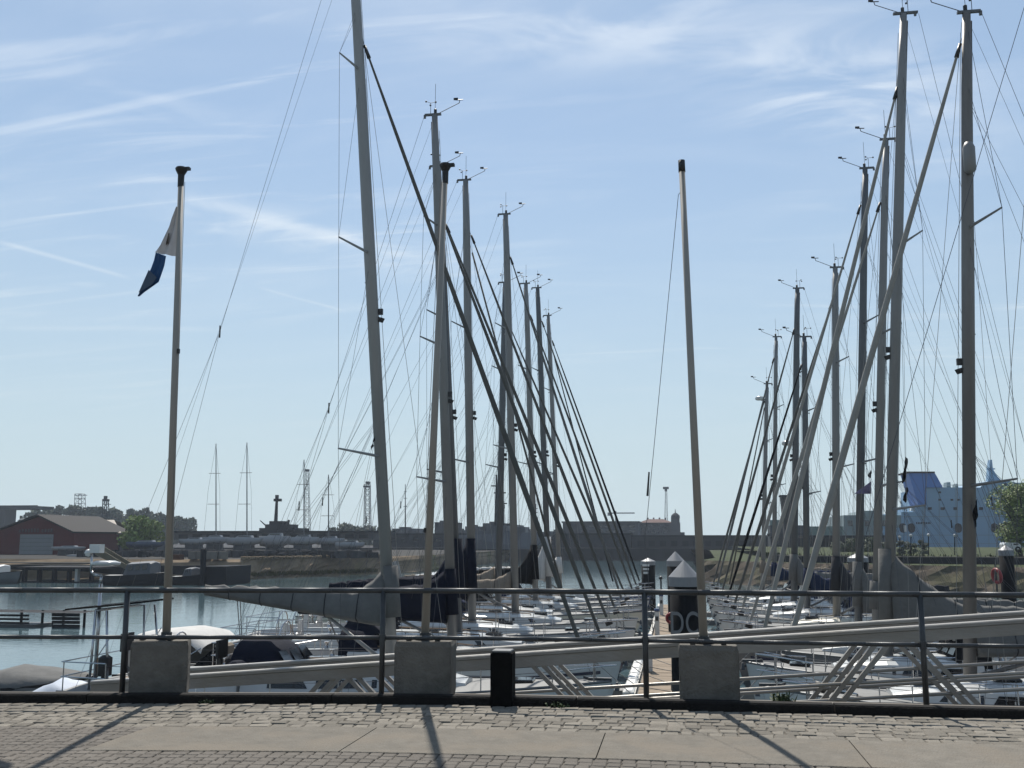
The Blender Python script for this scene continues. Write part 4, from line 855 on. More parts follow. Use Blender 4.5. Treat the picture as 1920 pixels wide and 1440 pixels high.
for px in (20, 60, 100, 140):
    m = MB(); A = g(px, 1146); m.bx(A.x - .05, A.x + .05, Yd + .9, Yd + 1, WZ, A.z); m.build('post', DK, t)
# ------------------------------------------------------------------ far banks
def P(px, py, Y): return at(px, py, Y)
def X_(px, Y): return at(px, 1010, Y).x
def Z_(px, py, Y): return at(px, py, Y).z
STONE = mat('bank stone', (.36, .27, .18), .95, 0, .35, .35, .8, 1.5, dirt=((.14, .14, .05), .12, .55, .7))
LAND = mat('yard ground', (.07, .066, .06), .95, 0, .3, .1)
RSTONE = mat('shaded bank stone', (.15, .12, .09), .95, 0, .4, .5, .9, 2, dirt=((.06, .06, .03), .3, .5, .7))  # darker stone tone for the right bank slope
GRASS = mat('bank grass', (.055, .072, .018), .9, 0, .35, .3, .6, 3)
DWALL = mat('dark sheet piling', (.026, .028, .034), .8, 0, .3, .3, .4, 2, (3, 3, .3))
def bank(name, front, top_z, z_w, back_y, setback, m_face, m_top, label_kind='structure'):
    """front: list of (X,Y) along the waterline; the face climbs back by setback to top_z"""
    f = MB(); k = len(front); K = 7
    import itertools
    rows = []
    for j in range(K):
        t = j / (K - 1); rows.append([(x + R.uniform(-.25, .25) * (0 < j < K - 1), y + setback * t + R.uniform(-.3, .3) * (0 < j < K - 1), z_w + (top_z - z_w) * t + R.uniform(-.12, .12) * (0 < j < K - 1)) for x, y in front])
    f.loft(rows, False, False)
    o = f.build(name, m_face, None, kind='structure'); ORG[o.name] = (0, 0, 0)
    g = MB(); g.loft([[(x, y + setback, top_z) for x, y in front], [(x * 1.0 + (0), back_y, top_z) for x, y in front]], False, False); g.build('ground_top', m_top, o)
    return o
def sub(p, q, n): return [(p[0] + (q[0] - p[0]) * i / n, p[1] + (q[1] - p[1]) * i / n) for i in range(n + 1)]
a, b_, c_ = atz(-500, 1090, WZ), atz(430, 1088, WZ), atz(705, 1077, WZ)
bank('left_bank', sub((a.x - 250, a.y), (b_.x, b_.y), 40) + sub((b_.x, b_.y), (c_.x, c_.y), 30)[1:] + [(c_.x + 3, c_.y + 8), (c_.x + 4, c_.y + 40), (c_.x + 4, 210)], -.75, WZ - .3, 212, 3.2, STONE, LAND)
# a low parapet of stones along the top edge
m = MB()
for i in range(90):
    t = i / 89; x, y = b_.x + (c_.x - b_.x) * t, b_.y + (c_.y - b_.y) * t + 3.3; m.bev((x, y, -.62), (R.uniform(.3, .55), .5, R.uniform(.15, .4)), .05, R.uniform(-.3, .3))
m.build('parapet_stones', STONE, bpy.data.objects['left_bank'], kind='stuff')
# far quay across the basin
far = MB(); FY = 218; x0, x1 = X_(640, FY), X_(3200, FY)
far.add([(x0 - 900, FY, WZ - 1), (x1, FY, WZ - 1), (x1, FY, -.4), (x0 - 900, FY, -.4), (x0 - 900, 3000, -.4), (x1, 3000, -.4)], [(0, 1, 2, 3), (3, 2, 5, 4)])
fq = far.build('far_quay', DWALL, None, kind='structure'); ORG[fq.name] = (0, 0, 0)
# right bank
ra, rb, rc = atz(1316, 1093, WZ), atz(1500, 1103, WZ), atz(1960, 1122, WZ)
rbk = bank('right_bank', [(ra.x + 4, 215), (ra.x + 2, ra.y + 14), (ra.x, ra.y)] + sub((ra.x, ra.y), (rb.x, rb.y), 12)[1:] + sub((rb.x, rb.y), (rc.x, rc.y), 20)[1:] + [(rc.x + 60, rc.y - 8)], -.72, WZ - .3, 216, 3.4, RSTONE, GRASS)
m = MB()
q = [(x, y) for x, y in sub((ra.x + 6, ra.y + 4.5), (rb.x, rb.y + 4.5), 6)] + sub((rb.x, rb.y + 4.5), (rc.x + 40, rc.y + 1), 10)[1:]
m.loft([[(x, y, -.75), (x, y, -.12), (x, y + .5, -.12), (x, y + .5, -.75)] for x, y in q[3:]], True); m.build('dark_capping_wall', DWALL, rbk)
m = MB(); m.loft([[(x, y - .02, -.12), (x, y - .02, -.04), (x, y + .5, -.04), (x, y + .5, -.12)] for x, y in q[3:]], True); m.build('pale_coping', CONC, rbk)
m = MB(); m.loft([[(x, y + 3, -.72), (x, y + 12, -.1), (x, y + 30, .1), (x, y + 100, .1)] for x, y in q[4:]], False, False); m.build('grass_slope', GRASS, rbk)
# grass tufts on both banks, uncountable
def tufts(name, parent, spots, h, m):
    b = MB()
    for x, y, z in spots:
        for k in range(3):
            a = R.uniform(0, 3.14); w = h * .3; l = R.uniform(-.3, .3) * h; dx_, dy_ = math.cos(a) * w, math.sin(a) * w
            b.add([(x - dx_, y - dy_, z), (x + dx_, y + dy_, z), (x + l, y, z + h * R.uniform(.6, 1.3))], [(0, 1, 2)])
    b.build(name, m, parent, kind='stuff')
spots = []
for i in range(2200):
    k = R.randrange(3, len(q) - 1); t = R.random(); x = q[k][0] + (q[k + 1][0] - q[k][0]) * t; y = q[k][1] + (q[k + 1][1] - q[k][1]) * t; s_ = R.random(); spots.append((x, y + 3 + 9 * s_, -.72 + .62 * s_))
tufts('bank_grass', rbk, spots, .22, GRASS)
spots = []
for i in range(1500):
    t = R.random(); spots.append((b_.x + (c_.x - b_.x) * t, b_.y + (c_.y - b_.y) * t + 3.2 + R.random() * 2, -.75))
for i in range(900):
    t = R.random(); spots.append((b_.x + (c_.x - b_.x) * t, b_.y + (c_.y - b_.y) * t + R.random() * .9 + .3, -2.75 + R.random() * .3))
tufts('bank_weeds', bpy.data.objects['left_bank'], spots, .3, mat('dry bank weed', (.13, .12, .04), .9, 0, .4, 1))
# ------------------------------------------------------------------ trees
def foliage_mat(name, col): return mat(name, col, .7, 0, .35, .4, rnd=.35)
F1 = foliage_mat('far foliage', (.075, .11, .05)); F2 = foliage_mat('near foliage', (.22, .32, .05)); F3 = foliage_mat('hedge foliage', (.06, .095, .02))
BARK = mat('bark', (.07, .055, .04), .9, 0, .3, 3)
def tree(label, px, pbase, ptop, Y, wpx, m=F1, n=1500, leaf=.5, group=None, trunk=.3, name='broadleaf_tree', col_seed=0, squash=1, clumps=12, basez=None):
    A, T = P(px, pbase, Y), P(px, ptop, Y); x = A.x; z0, z1 = (A.z if basez is None else basez), T.z; H = z1 - z0; w = wpx * Y / F
    t = thing(name, label, 'tree' if 'tree' in name else 'bush', (x, Y, z0), group); q = random.Random(int(px * 7 + Y + col_seed))
    if trunk:
        m_ = MB(); m_.tube((x, Y, z0), (x + q.uniform(-.1, .1) * w, Y, z0 + H * .5), .045 * H * .6, .02 * H, 8)
        for k in range(6):
            a = q.uniform(0, 6.28); m_.tube((x, Y, z0 + H * q.uniform(.2, .45)), (x + math.cos(a) * w * .3, Y + math.sin(a) * w * .3, z0 + H * q.uniform(.6, .85)), .014 * H, .004 * H, 5)
        m_.build('trunk', BARK, t)
    b = MB(); cl = []
    for k in range(clumps):
        a = q.uniform(0, 6.28); r = math.sqrt(q.random()) * w * .36; zz = z0 + H * (q.uniform(trunk, .86)); f_ = 1 - abs((zz - z0) / H - (.5 + trunk / 2)) * .9
        cl.append((x + math.cos(a) * r * f_ * 1.1, Y + math.sin(a) * r * f_, zz, w * q.uniform(.13, .24)))
    for i in range(n):
        cx, cy, cz, cr = q.choice(cl); d = Vector((q.gauss(0, 1), q.gauss(0, 1), q.gauss(0, 1))).normalized() * cr * q.uniform(.6, 1.08); c = Vector((cx, cy, cz)) + Vector((d.x, d.y, d.z * .8 * squash)); c.z = min(c.z, z1)
        u = Vector((q.gauss(0, 1), q.gauss(0, 1), q.gauss(0, 1))).normalized(); v = u.orthogonal().normalized(); s_ = leaf * q.uniform(.6, 1.3)
        b.add([c - u * s_, c + v * s_ * .5, c + u * s_, c - v * s_ * .5], [(0, 1, 2, 3)])
    b.build('crown', m, t); return t
TL = ['far row tree, %s' % s for s in ('first of the row beside the overpass', 'second of the row, above the boat shed ridge', 'third of the row over the shed roof', 'fourth of the row before the pylon', 'fifth of the row under the pylon', 'sixth of the row right of the pylon', 'seventh of the row at the dark lattice mast', 'eighth of the row behind the big bush', 'ninth of the row over the bush top', 'tenth of the row just left of the flagpole', 'eleventh of the row behind the flagpole', 'twelfth and last of the row, right of the flagpole')]
for i, (px, pt, w) in enumerate([(70, 944, 38), (97, 941, 40), (123, 943, 36), (146, 944, 30), (166, 945, 32), (188, 945, 34), (213, 947, 34), (240, 950, 36), (268, 951, 38), (297, 954, 40), (326, 958, 38), (352, 965, 34)]):
    tree('dark green poplar, ' + TL[i].replace('far row tree, ', '') if False else 'dark ' + TL[i], px, 1004, pt, 330, w * 1.25, F1, 1500, .8, 'row of trees on the far shore', .12, clumps=16, basez=-.4)
for i, (px, pt, w, lb) in enumerate([(13, 962, 12, 'small round tree under the overpass, nearer the left edge'), (38, 960, 9, 'small round tree alone under the overpass')]): tree(lb, px, 990, pt, 320, w, F1, 350, .5, 'trees under the overpass', .3, basez=-.4)
tree('big dark green bush beside the tan roofed boat shed', 262, 1030, 968, 150, 92, F2, 4200, .32, None, .05, 'large_bush', clumps=26)
tree('leafy green tree at the right edge in front of the ferry', 1915, 1050, 886, 108, 92, F2, 9000, .16, None, .12, clumps=46)
for i, (px, w, pt, lb) in enumerate([(1590, 40, 1010, 'green hedge bush left of the pale masts on the right bank'), (1625, 38, 1008, 'dark hedge bush just behind the pale masts'), (1652, 30, 1012, 'smaller hedge bush right behind the two near masts')]): tree(lb, px, 1040, pt, 128, w * 1.4, F3, 1500, .16, 'hedge bushes on the right bank', 0, 'hedge_bush', squash=.8)
for i, (px, w, pt, lb) in enumerate([(1690, 16, 1011, 'dark shrub above the grey sail peak'), (1708, 20, 1015, 'dark shrub between the sail peak and the ferry door'), (1733, 17, 1011, 'dark forked shrub in front of the pale ferry hull')]): tree(lb, px, 1043, pt, 118, w * 1.4, F1, 800, .12, 'shrubs on the right bank', .1, 'shrub')
# wooded skyline behind the yard
for i, (px, pt, w, lb) in enumerate([(655, 982, 50, 'dark tree clump left of the thick mast'), (690, 984, 40, 'dark tree clump right behind the thick mast'), (628, 988, 30, 'low dark tree clump at the end of the yard shed'), (725, 988, 40, 'low dark tree clump right of the thick mast')]): tree(lb, px, 1006, pt, 300, w * 1.2, F1, 700, .6, 'low trees on the skyline', .05, basez=-.4)
# ------------------------------------------------------------------ left shore buildings
BR = mat('dark red cladding', (.16, .03, .03), .8, 0, .2, .8); ROOFT = mat('tan corrugated roof', (.49, .42, .34), .7, 0, .12, .5, .3, 3, (1, 6, 1)); GRD = mat('grey door', (.32, .34, .35), .6, 0, .08, 1); GSH = mat('grey shed wall', (.17, .175, .185), .8, 0, .1, .5)
def boxp(x0, x1, yt, yb, Y, dep, m, name, parent): 
    A, B = P(x0, yt, Y), P(x1, yb, Y); q_ = MB(); q_.bx(A.x, B.x, Y, Y + dep, B.z, A.z); return q_.build(name, m, parent)
YB = 140; t = thing('boat_shed', 'dark red gabled boat shed with grey roller door and tan roof', 'shed', tuple(P(70, 1052, YB)))
m = MB(); g_ = [P(-25, 1052, YB), P(138, 1052, YB), P(138, 998, YB), P(72, 969, YB), P(-25, 1003, YB)]; m.prism([(v.x, v.z) for v in g_], 'y', YB, YB + 16); m.build('wall', BR, t)
m = MB(); A, B, D = P(140, 999.5, YB), P(72, 967, YB), P(-27, 1004, YB)
for (u, v) in ((A, B), (B, D)): m.loft([[(u.x, YB - .4, u.z), (v.x, YB - .4, v.z), (v.x, YB - .4, v.z + .22), (u.x, YB - .4, u.z + .22)], [(u.x, YB + 16.4, u.z), (v.x, YB + 16.4, v.z), (v.x, YB + 16.4, v.z + .22), (u.x, YB + 16.4, u.z + .22)]], True)
m.build('gable_roof', mat('dark roof edge', (.045, .04, .038), .8), t)
boxp(38, 97, 1002, 1052, YB - .06, .05, GRD, 'roller_door', t)
for k in range(6): boxp(38, 97, 1009 + k * 7.5, 1009.6 + k * 7.5, YB - .09, .03, GSH, 'door_rib', t)
# faint illegible sign lettering above the door
sg_ = thing('shed_sign', 'faded pale lettering in a row over the shed door', 'sign', tuple(P(70, 998, YB - .1))); q = random.Random(5)
for i in range(11):
    x = 36 + i * 5.6 + (3 if i > 6 else 0)
    for k in range(2): a = q.uniform(0, 3); boxp(x + k * 1.9, x + k * 1.9 + .8, 991.5 + q.random(), 998, YB - .12, .05, mat('sign grey', (.16, .14, .145), .8), 'sign_stroke', sg_)
    boxp(x, x + 2.7, 991 + q.choice((0, 3, 5.6)), 992 + q.choice((0, 3, 5.6)) + .4, YB - .13, .05, _m['sign grey'], 'sign_stroke', sg_)
t = thing('long_shed', 'long low shed with tan corrugated roof beside the red gable', 'shed', tuple(P(180, 1030, 152)))
A, B, D, E = P(135, 999, 152), P(224, 999, 152), P(204, 975, 164), P(78, 973, 164)
m = MB(); m.bx(A.x - 4, B.x, 152.3, 170, P(180, 1035, 152).z, A.z); m.build('wall', GSH, t)
m = MB(); m.add([(A.x - 6, 151.8, A.z), (B.x + .4, 151.8, B.z), (D.x + 1.6, 163, D.z), (E.x, 163, D.z), (A.x - 6, 151.8, A.z - .25), (B.x + .4, 151.8, B.z - .25), (D.x + 1.6, 174, D.z - 2.4), (E.x, 174, D.z - 2.4)], [(0, 1, 2, 3), (0, 4, 5, 1), (3, 2, 6, 7)]); m.build('tan_roof', ROOFT, t)
m = MB(); m.bx(P(92, 0, 160).x, P(203, 0, 160).x, 162.6, 163.6, D.z, D.z + .28); m.build('ridge_skylight', FEND, t)
for k in range(4): boxp(150 + k * 18, 160 + k * 18, 1006, 1014, 152.2, .08, WIN, 'window', t)
t = thing('wing_shed', 'low dark wing of the boat shed at the left edge', 'shed', tuple(P(0, 1050, 150)))
boxp(-120, 12, 999, 1052, 150, 12, BR, 'wall', t); boxp(-125, 40, 990, 998, 151, 14, ROOFT, 'roof', t)
t = thing('overpass', 'distant dark road overpass above the shed at the left edge', 'bridge', tuple(P(0, 1000, 310)))
boxp(-200, 74, 950.5, 955, 310, 8, DWALL, 'bridge_deck', t); boxp(-60, 6, 953, 1004, 311, 6, DWALL, 'abutment', t); boxp(-200, 70, 948.8, 949.6, 310, .3, DWALL, 'guard_rail', t)
# lattice structures
LAT = mat('lattice steel', (.09, .10, .11), .6, .3)
def lattice(name, label, cat, px, yb, yt, Y, wb, wt, parts, r=.07, group=None, cross=7):
    A, T = P(px, yb, Y), P(px, yt, Y); t = thing(name, label, cat, tuple(A), group); m = MB(); co = []
    for k in range(cross + 1):
        q = k / cross; c = A.lerp(T, q); w = wb + (wt - wb) * q; co.append([c + Vector((i * w / 2, j * w / 2, 0)) for i, j in ((-1, -1), (1, -1), (1, 1), (-1, 1))])
    for a, b in zip(co, co[1:]):
        for k in range(4): m.tube(a[k], b[k], r, n=4); m.tube(a[k], b[(k + 1) % 4], r * .6, n=3); m.tube(b[k], b[(k + 1) % 4], r * .6, n=3)
    m.build('lattice_shaft', LAT, t)
    for (nm, x0, x1, y0, y1, dd) in parts: m = MB(); a, b = P(x0, y0, Y), P(x1, y1, Y); m.bx(a.x, b.x, Y - dd / 2, Y + dd / 2, b.z, a.z); m.build(nm, LAT, t)
    return t
lattice('lattice_pylon', 'thin power pylon with wide arms above the far tree row', 'pylon', 150, 990, 926, 360, 3.4, 2.6, [('cross_arm', 140, 163, 928, 929, .5), ('cross_arm', 143, 159, 935, 936, .5)], .12)
lattice('signal_mast', 'short dark lattice mast standing before the far trees', 'mast', 198, 1005, 936, 200, 1.3, .8, [('platform', 194, 203, 936, 940, 1), ('lamp_head', 196, 200, 930, 936, .6), ('platform', 195, 206, 945, 946, .9)], .1)
lattice('light_tower', 'slender lattice tower with round lamp left of the thick mast', 'tower', 576, 1000, 884, 260, 1.5, .7, [('lamp_head', 573, 579, 880, 884, 1.2)], .05, cross=14)
lattice('harbour_tower', 'pale lattice tower with platforms just left of the thick mast', 'tower', 689, 1000, 908, 260, 1.6, 1.2, [('platform', 683, 693, 911, 914, 2), ('lamp_head', 687, 693, 903, 907, 1.6)], .1, cross=10)
lattice('radio_mast', 'thin distant mast with forked head above the domed building', 'mast', 1249, 1000, 920, 420, 1.4, .6, [('platform', 1243, 1254, 913, 917, 2), ('lamp_head', 1246, 1251, 917, 921, 1)], .09, cross=12)
t = thing('tower_crane', 'faint distant tower crane over the grey warehouse', 'crane', tuple(P(1154, 990, 600))); boxp(1139, 1190, 961, 963, 600, 1, LAT, 'jib', t); boxp(1153, 1156, 958, 990, 600, 1, LAT, 'tower', t); boxp(1139, 1144, 961, 967, 600, 2, LAT, 'counterweight', t)
# ------------------------------------------------------------------ boat yard
HULLW = [mat('laid up white', (.42, .44, .47), .5, 0, .1, .5), mat('laid up grey', (.45, .46, .48), .5, 0, .1, .5), mat('laid up blue', (.06, .09, .16), .5, 0, .1, .5)]
def laid(px0, px1, y_top, y_bot, Y, k, label, cab=(.35, .7, 4), mast=None, cradle=True):
    A, B = P(px0, y_top, Y), P(px1, y_bot, Y); L = B.x - A.x; h = A.z - B.z; t = thing('laid_up_boat', label, 'boat', (A.x, Y, B.z), 'boats laid up in the far yard'); bw = L * .14
    m = MB(); rs = []
    for u, b, zb in ((0, .75, .1), (.2, 1, .02), (.5, 1, 0), (.75, .75, .05), (.92, .35, .25), (1, .02, .6)): x = A.x + L * u; rs.append([(x, Y - bw * b, B.z + h), (x, Y - bw * b * .8, B.z + h * (.3 + zb)), (x, Y, B.z + h * zb), (x, Y + bw * b * .8, B.z + h * (.3 + zb)), (x, Y + bw * b, B.z + h)])
    m.loft(rs, True); m.build('hull', HULLW[k], t, True)
    m = MB(); c = h * .28; m.loft([[(A.x + L * u, Y - bw * w, B.z + h), (A.x + L * u, Y - bw * w * .85, B.z + h + c * q), (A.x + L * u, Y + bw * w * .85, B.z + h + c * q), (A.x + L * u, Y + bw * w, B.z + h)] for u, w, q in ((cab[0] - .1, .4, .1), (cab[0], .6, .9), (cab[1], .65, 1), (cab[1] + .02, .65, .1))], True); m.build('cabin', HULLW[0], t)
    m = MB(); m.bx(A.x + L * cab[0], A.x + L * (cab[1] - .03), Y - bw * .62, Y - bw * .60, B.z + h + c * .35, B.z + h + c * .75); m.build('window_band', WIN, t)
    m = MB()
    for u in (.25, .5, .72):
        for s_ in (-1, 1): m.tube((A.x + L * u, Y + s_ * bw * 1.1, -.75), (A.x + L * u, Y + s_ * bw * .75, B.z + h * .5), .07, n=4)
    m.bx(A.x + L * .2, A.x + L * .75, Y - .2, Y + .2, -.75, B.z + .05); m.build('cradle', LAT, t)
    if mast:
        xm, yt, ww = mast; T = P(xm, yt, Y); bx_ = P(xm, y_top, Y); m = MB(); m.tube((bx_.x, Y, B.z + h), (T.x, Y, T.z), .11, .07, 6); mm = m.build('mast', ALUD, t); m = MB()
        for q in (.35, .68): m = MB(); zz = B.z + h + (T.z - B.z - h) * q; m.tube((T.x - 1.0, Y, zz), (T.x + 1.0, Y, zz), .04, n=4); m.build('spreader', ALUD, mm)
        m = MB()
        for s_ in (-1, 1): m.path([(T.x, Y, T.z), (T.x + s_ * 1.0, Y, B.z + h + (T.z - B.z - h) * .5), (T.x + s_ * 1.4, Y, B.z + h)], .02, 3)
        m.build('stay_pair', WIRE, t)
laid(338, 392, 1011, 1022, 150, 1, 'grey hull in the yard just right of the left flagpole', mast=(383, 955, 1) if False else None)
laid(378, 430, 1007, 1021, 155, 0, 'pale yacht in the yard with tall mast and white cabin roof', mast=(405, 832, 1))
laid(426, 492, 1008, 1023, 150, 1, 'yacht in the yard under the second tall mast', mast=(463, 830, 1))
laid(488, 545, 1005, 1026, 152, 1, 'blue grey motor yacht in the yard below the dark ship mast')
laid(540, 598, 1007, 1023, 150, 1, 'pale cruiser in the yard under the lattice tower', mast=(570, 862, 1))
laid(592, 646, 1009, 1022, 154, 0, 'white yacht in the yard under the short mast', mast=(616, 890, 1))
laid(630, 684, 1017, 1029, 146, 0, 'bright white boat at the right end of the yard')
laid(240, 308, 1016, 1028, 144, 2, 'dark blue hull in the yard beside the big bush')
laid(100, 160, 1025, 1033, 132, 1, 'small boat with white deck in front of the roller door')
laid(130, 205, 1040, 1050, 126, 1, 'grey work boat ashore before the boat shed')
t = thing('yard_shed', 'long low dark shed behind the laid up boats', 'shed', tuple(P(500, 1008, 190))); boxp(322, 700, 998, 1012, 190, 12, GSH, 'wall', t); boxp(318, 704, 995.5, 998, 189, 14, DWALL, 'roof', t)
for k in range(14): boxp(335 + k * 26, 352 + k * 26, 1002, 1009, 189.9, .08, DWALL, 'shed_door', t)
# clutter on the hard: things too jumbled to count
m = MB(); q = random.Random(9)
for i in range(420):
    px = q.uniform(150, 700); Y = q.uniform(121, 140); x = X_(px, Y); s_ = q.uniform(.2, .9); m.box((x, Y, -.75 + s_ / 2), (s_ * q.uniform(.6, 2), s_, s_), q.uniform(0, 3))
m.build('yard_clutter', mat('yard clutter', (.07, .07, .075), .8, 0, .5, .6, rnd=.7), bpy.data.objects['left_bank'], kind='stuff')
# tug
t = thing('tug_boat', 'dark vessel with tall black mast rising behind the yard boats', 'ship', tuple(P(515, 1005, 210)))
DKS = mat('dark ship paint', (.014, .018, .026), .85, 0, .2, .3); GYS = mat('naval grey', (.11, .125, .15), .6, 0, .1, .3)
boxp(486, 552, 990, 1006, 210, 9, DKS, 'hull', t); boxp(497, 540, 983, 991, 212, 6, DKS, 'superstructure', t); boxp(505, 530, 977, 984, 213, 4, DKS, 'wheelhouse', t)
m = MB(); A, T = P(517, 980, 214), P(519, 938, 214); m.tube(A, T, .45, .3, 8); m.build('mast', DKS, t); boxp(513, 526, 935, 940, 213.8, .8, DKS, 'radar_bar', t); boxp(516, 521, 928, 936, 213.8, .5, DKS, 'mast_top', t)
m = MB(); m.tube(P(536, 990, 212), P(542, 975, 212), .35, .3); m.build('funnel', DKS, t); m = MB(); m.tube(P(499, 986, 212), P(488, 976, 212), .15, .1); m.build('derrick', DKS, t)
# ------------------------------------------------------------------ quays and barges at the left
t = thing('landing_stage', 'dark landing stage with pale posts on the left shore', 'landing stage', tuple(P(110, 1098, 100)))
boxp(30, 185, 1063, 1067, 100, 6, DWALL, 'deck_beam', t); boxp(-200, 190, 1054, 1057, 106, 3, LAND, 'upper_walkway', t)
boxp(-200, 425, 1058, 1093, 109.5, 1, DWALL, 'back_wall', t)
for px in (42, 70, 98, 126, 141, 168): boxp(px, px + 3, 1066, 1097, 101, .5, DWALL if px != 141 else WHITE, 'post', t)
boxp(30, 185, 1090, 1096, 100.5, 5, DWALL, 'float', t)
t = thing('ramp', 'pale sloping ramp leading down to the work boat', 'ramp', tuple(P(210, 1075, 104))); m = MB(); A, B = P(178, 1040, 104), P(240, 1070, 104); 
for y in (104, 105.6): m.loft([[(A.x, y, A.z), (A.x, y + .1, A.z), (A.x, y + .1, A.z + .9), (A.x, y, A.z + .9)], [(B.x, y, B.z), (B.x, y + .1, B.z), (B.x, y + .1, B.z + .5), (B.x, y, B.z + .5)]], True)
m.build('side_girder', mat('rusty cream', (.25, .22, .15), .8, 0, .3, .6), t)
motorboat('pale grey motor launch moored at the far left shore', xat(-40, 1085, 97), xat(40, 1085, 97), 97, 2.6, hull=GREYH, fb=1.0, cabin=(.2, .6, .8), screen=False, extras=False, group='work boats at the left shore')
motorboat('dark work boat with sloping grey roof left of the flagpole foot', xat(206, 1088, 96), xat(312, 1088, 96), 96, 3, hull=DKS, fb=.95, cabm=GYS, cabin=(.3, .8, 1.2), screen=False, extras=False, group='work boats at the left shore')
motorboat('dark barge with white gear right of the left flagpole', xat(330, 1088, 98), xat(392, 1088, 98), 98, 3, hull=DKS, fb=.8, cabm=GYS, cabin=(.3, .6, .8), screen=False, extras=False, group='work boats at the left shore')
t = thing('black_caisson', 'black steel caisson with a tall pile at the end of the left quay', 'quay structure', tuple(P(400, 1097, 97))); boxp(376, 423, 1062, 1097, 97, 6, DKS, 'body', t); m = MB(); A = P(382, 1034, 96.5); m.tube((A.x, 96.5, WZ), A, .28, n=12); m.ball(A, .32, 8); m.build('pile', DKS, t)
m = MB(); A = P(325, 1040, 108); m.bx(A.x - .8, A.x + .8, 108, 109, -.75, A.z); single(m, 'rusty_frame', mat('rust', (.12, .05, .03), .9, 0, .4, 1), 'rusty steel frame just right of the left flagpole', 'frame')
m = MB(); A = P(385, 1055, 111)
for i in range(5): m.box((P(358 + i * 14, 1055, 111).x, 111.5, -.3), (.9, .8, .9), i)
m.build('bollard_heap', CONC, bpy.data.objects['left_bank'], kind='stuff')
# ------------------------------------------------------------------ far quay buildings
SKY1 = mat('hazy dark building', (.065, .07, .08), .8, 0, .15, .08); SKY2 = mat('hazy grey building', (.12, .13, .145), .8, 0, .1, .08); SKY3 = mat('pale brick building', (.16, .155, .16), .8, 0, .1, .08); REDR = mat('red tile roof', (.17, .09, .075), .8, 0, .2, .2)
def far_b(name, label, cat, parts, Y, wins=None, grp=None):
    x0, x1 = parts[0][1:3]; t = thing(name, label, cat, tuple(P((x0 + x1) / 2, 1008, Y)), grp)
    for nm, a, b, yt, yb, dy_, dep, mm in parts: boxp(a, b, yt, yb, Y + dy_, dep, mm, nm, t)
    for nx, ny, x0, y0, dx_, dy_, w, h in (wins or []):
        for i in range(nx):
            for j in range(ny): boxp(x0 + i * dx_, x0 + i * dx_ + w, y0 + j * dy_, y0 + j * dy_ + h, Y - .12, .1, WIN if (i * 3 + j) % 4 else SKY1, 'window', t)
    return t
far_b('quay_shed', 'very long dark shed on the far quay behind the pontoon end', 'shed', [('wall', 1185, 1450, 1006, 1029, 0, 14, SKY1), ('roof', 1183, 1452, 1003.5, 1006, -1, 16, DWALL)], 222)
bpy.data.objects['quay_shed']
for k in range(12): boxp(1195 + k * 21, 1207 + k * 21, 1014, 1024, 221.9, .1, DWALL, 'door', bpy.data.objects['quay_shed'])
far_b('low_quay_building', 'dark low quay building behind the left yachts', 'building', [('wall', 700, 1184, 1003, 1030, 0, 12, SKY1), ('roof', 698, 1183, 1000, 1003, -.5, 13, DWALL)], 224, [(16, 1, 712, 1010, 21, 6, 9, 5)])
far_b('warehouse', 'broad grey warehouse with a taller left end on the skyline', 'warehouse', [('wall', 1055, 1197, 980, 1006, 0, 30, SKY2), ('roof', 1053, 1199, 977.5, 980, -1, 32, SKY1), ('dark_end_bay', 1056, 1082, 983, 1006, -.4, .3, SKY1)], 300, [(7, 2, 1090, 985, 15, 9, 10, 4)])
t = far_b('domed_building', 'pale building with red roof and small domed corner tower', 'building', [('wall', 1200, 1276, 980, 1006, 0, 24, SKY3), ('corner_tower', 1258, 1275, 972, 1006, -1, 8, SKY3), ('side_annex', 1272, 1284, 998, 1006, 0, 10, SKY1)], 320, [(9, 3, 1203, 984, 6, 6, 2.5, 3)])
m = MB(); a, b = P(1203, 980, 320), P(1256, 980, 320); h = P(1203, 973, 320).z - a.z; m.loft([[(a.x - 1, 319, a.z), (a.x + 2, 324, a.z + h), (a.x + 2, 338, a.z + h), (a.x - 1, 344, a.z)], [(b.x + 1, 319, a.z), (b.x - 2, 324, a.z + h), (b.x - 2, 338, a.z + h), (b.x + 1, 344, a.z)]], True); m.build('roof', REDR, t)
a = P(1266.5, 972, 323); m = MB(); m.lathe((a.x, 323, a.z), [(1.4, 0), (1.3, .9), (.7, 1.5), (.15, 1.8), (.1, 2.7), (.02, 2.9)], 12); m.build('dome', SKY1, t)
for k in range(4): boxp(1213 + k * 11, 1216 + k * 11, 970.5, 975, 326, 1.5, SKY1, 'chimney', t)
SK = [(815, 846, 979, 'square dark block on the skyline right of the bare flagpole'), (872, 900, 987, 'low grey block on the skyline behind the fourth left mast'), (905, 946, 981, 'stepped grey block on the skyline behind the ship mast'), (948, 968, 984, 'narrow dark block on the skyline between close masts'), (970, 992, 992, 'small low block on the skyline behind crowded masts'), (735, 780, 991, 'flat long block on the skyline left of the bare flagpole'), (1030, 1056, 996, 'small dark block beside the broad warehouse'), (846, 874, 994, 'lowest dark block beneath the middle masts')]
for i, (a, b, yt, lb) in enumerate(SK): far_b('skyline_block', lb, 'building', [('wall', a, b, yt, 1008, 0, 15, SKY1 if i % 2 == 0 else SKY2), ('roof_house', a + (b - a) * .3, a + (b - a) * .6, yt - 3, yt, 2, 6, SKY1)], 285 + i * 3, [(max(1, int((b - a) / 8)), 1, a + 2, yt + 4, 7, 5, 3, 2.5)], 'blocks on the far skyline')
t = thing('naval_ship', 'dark grey ship with a busy twin mast seen through the left yacht masts', 'ship', tuple(P(935, 1030, 205)))
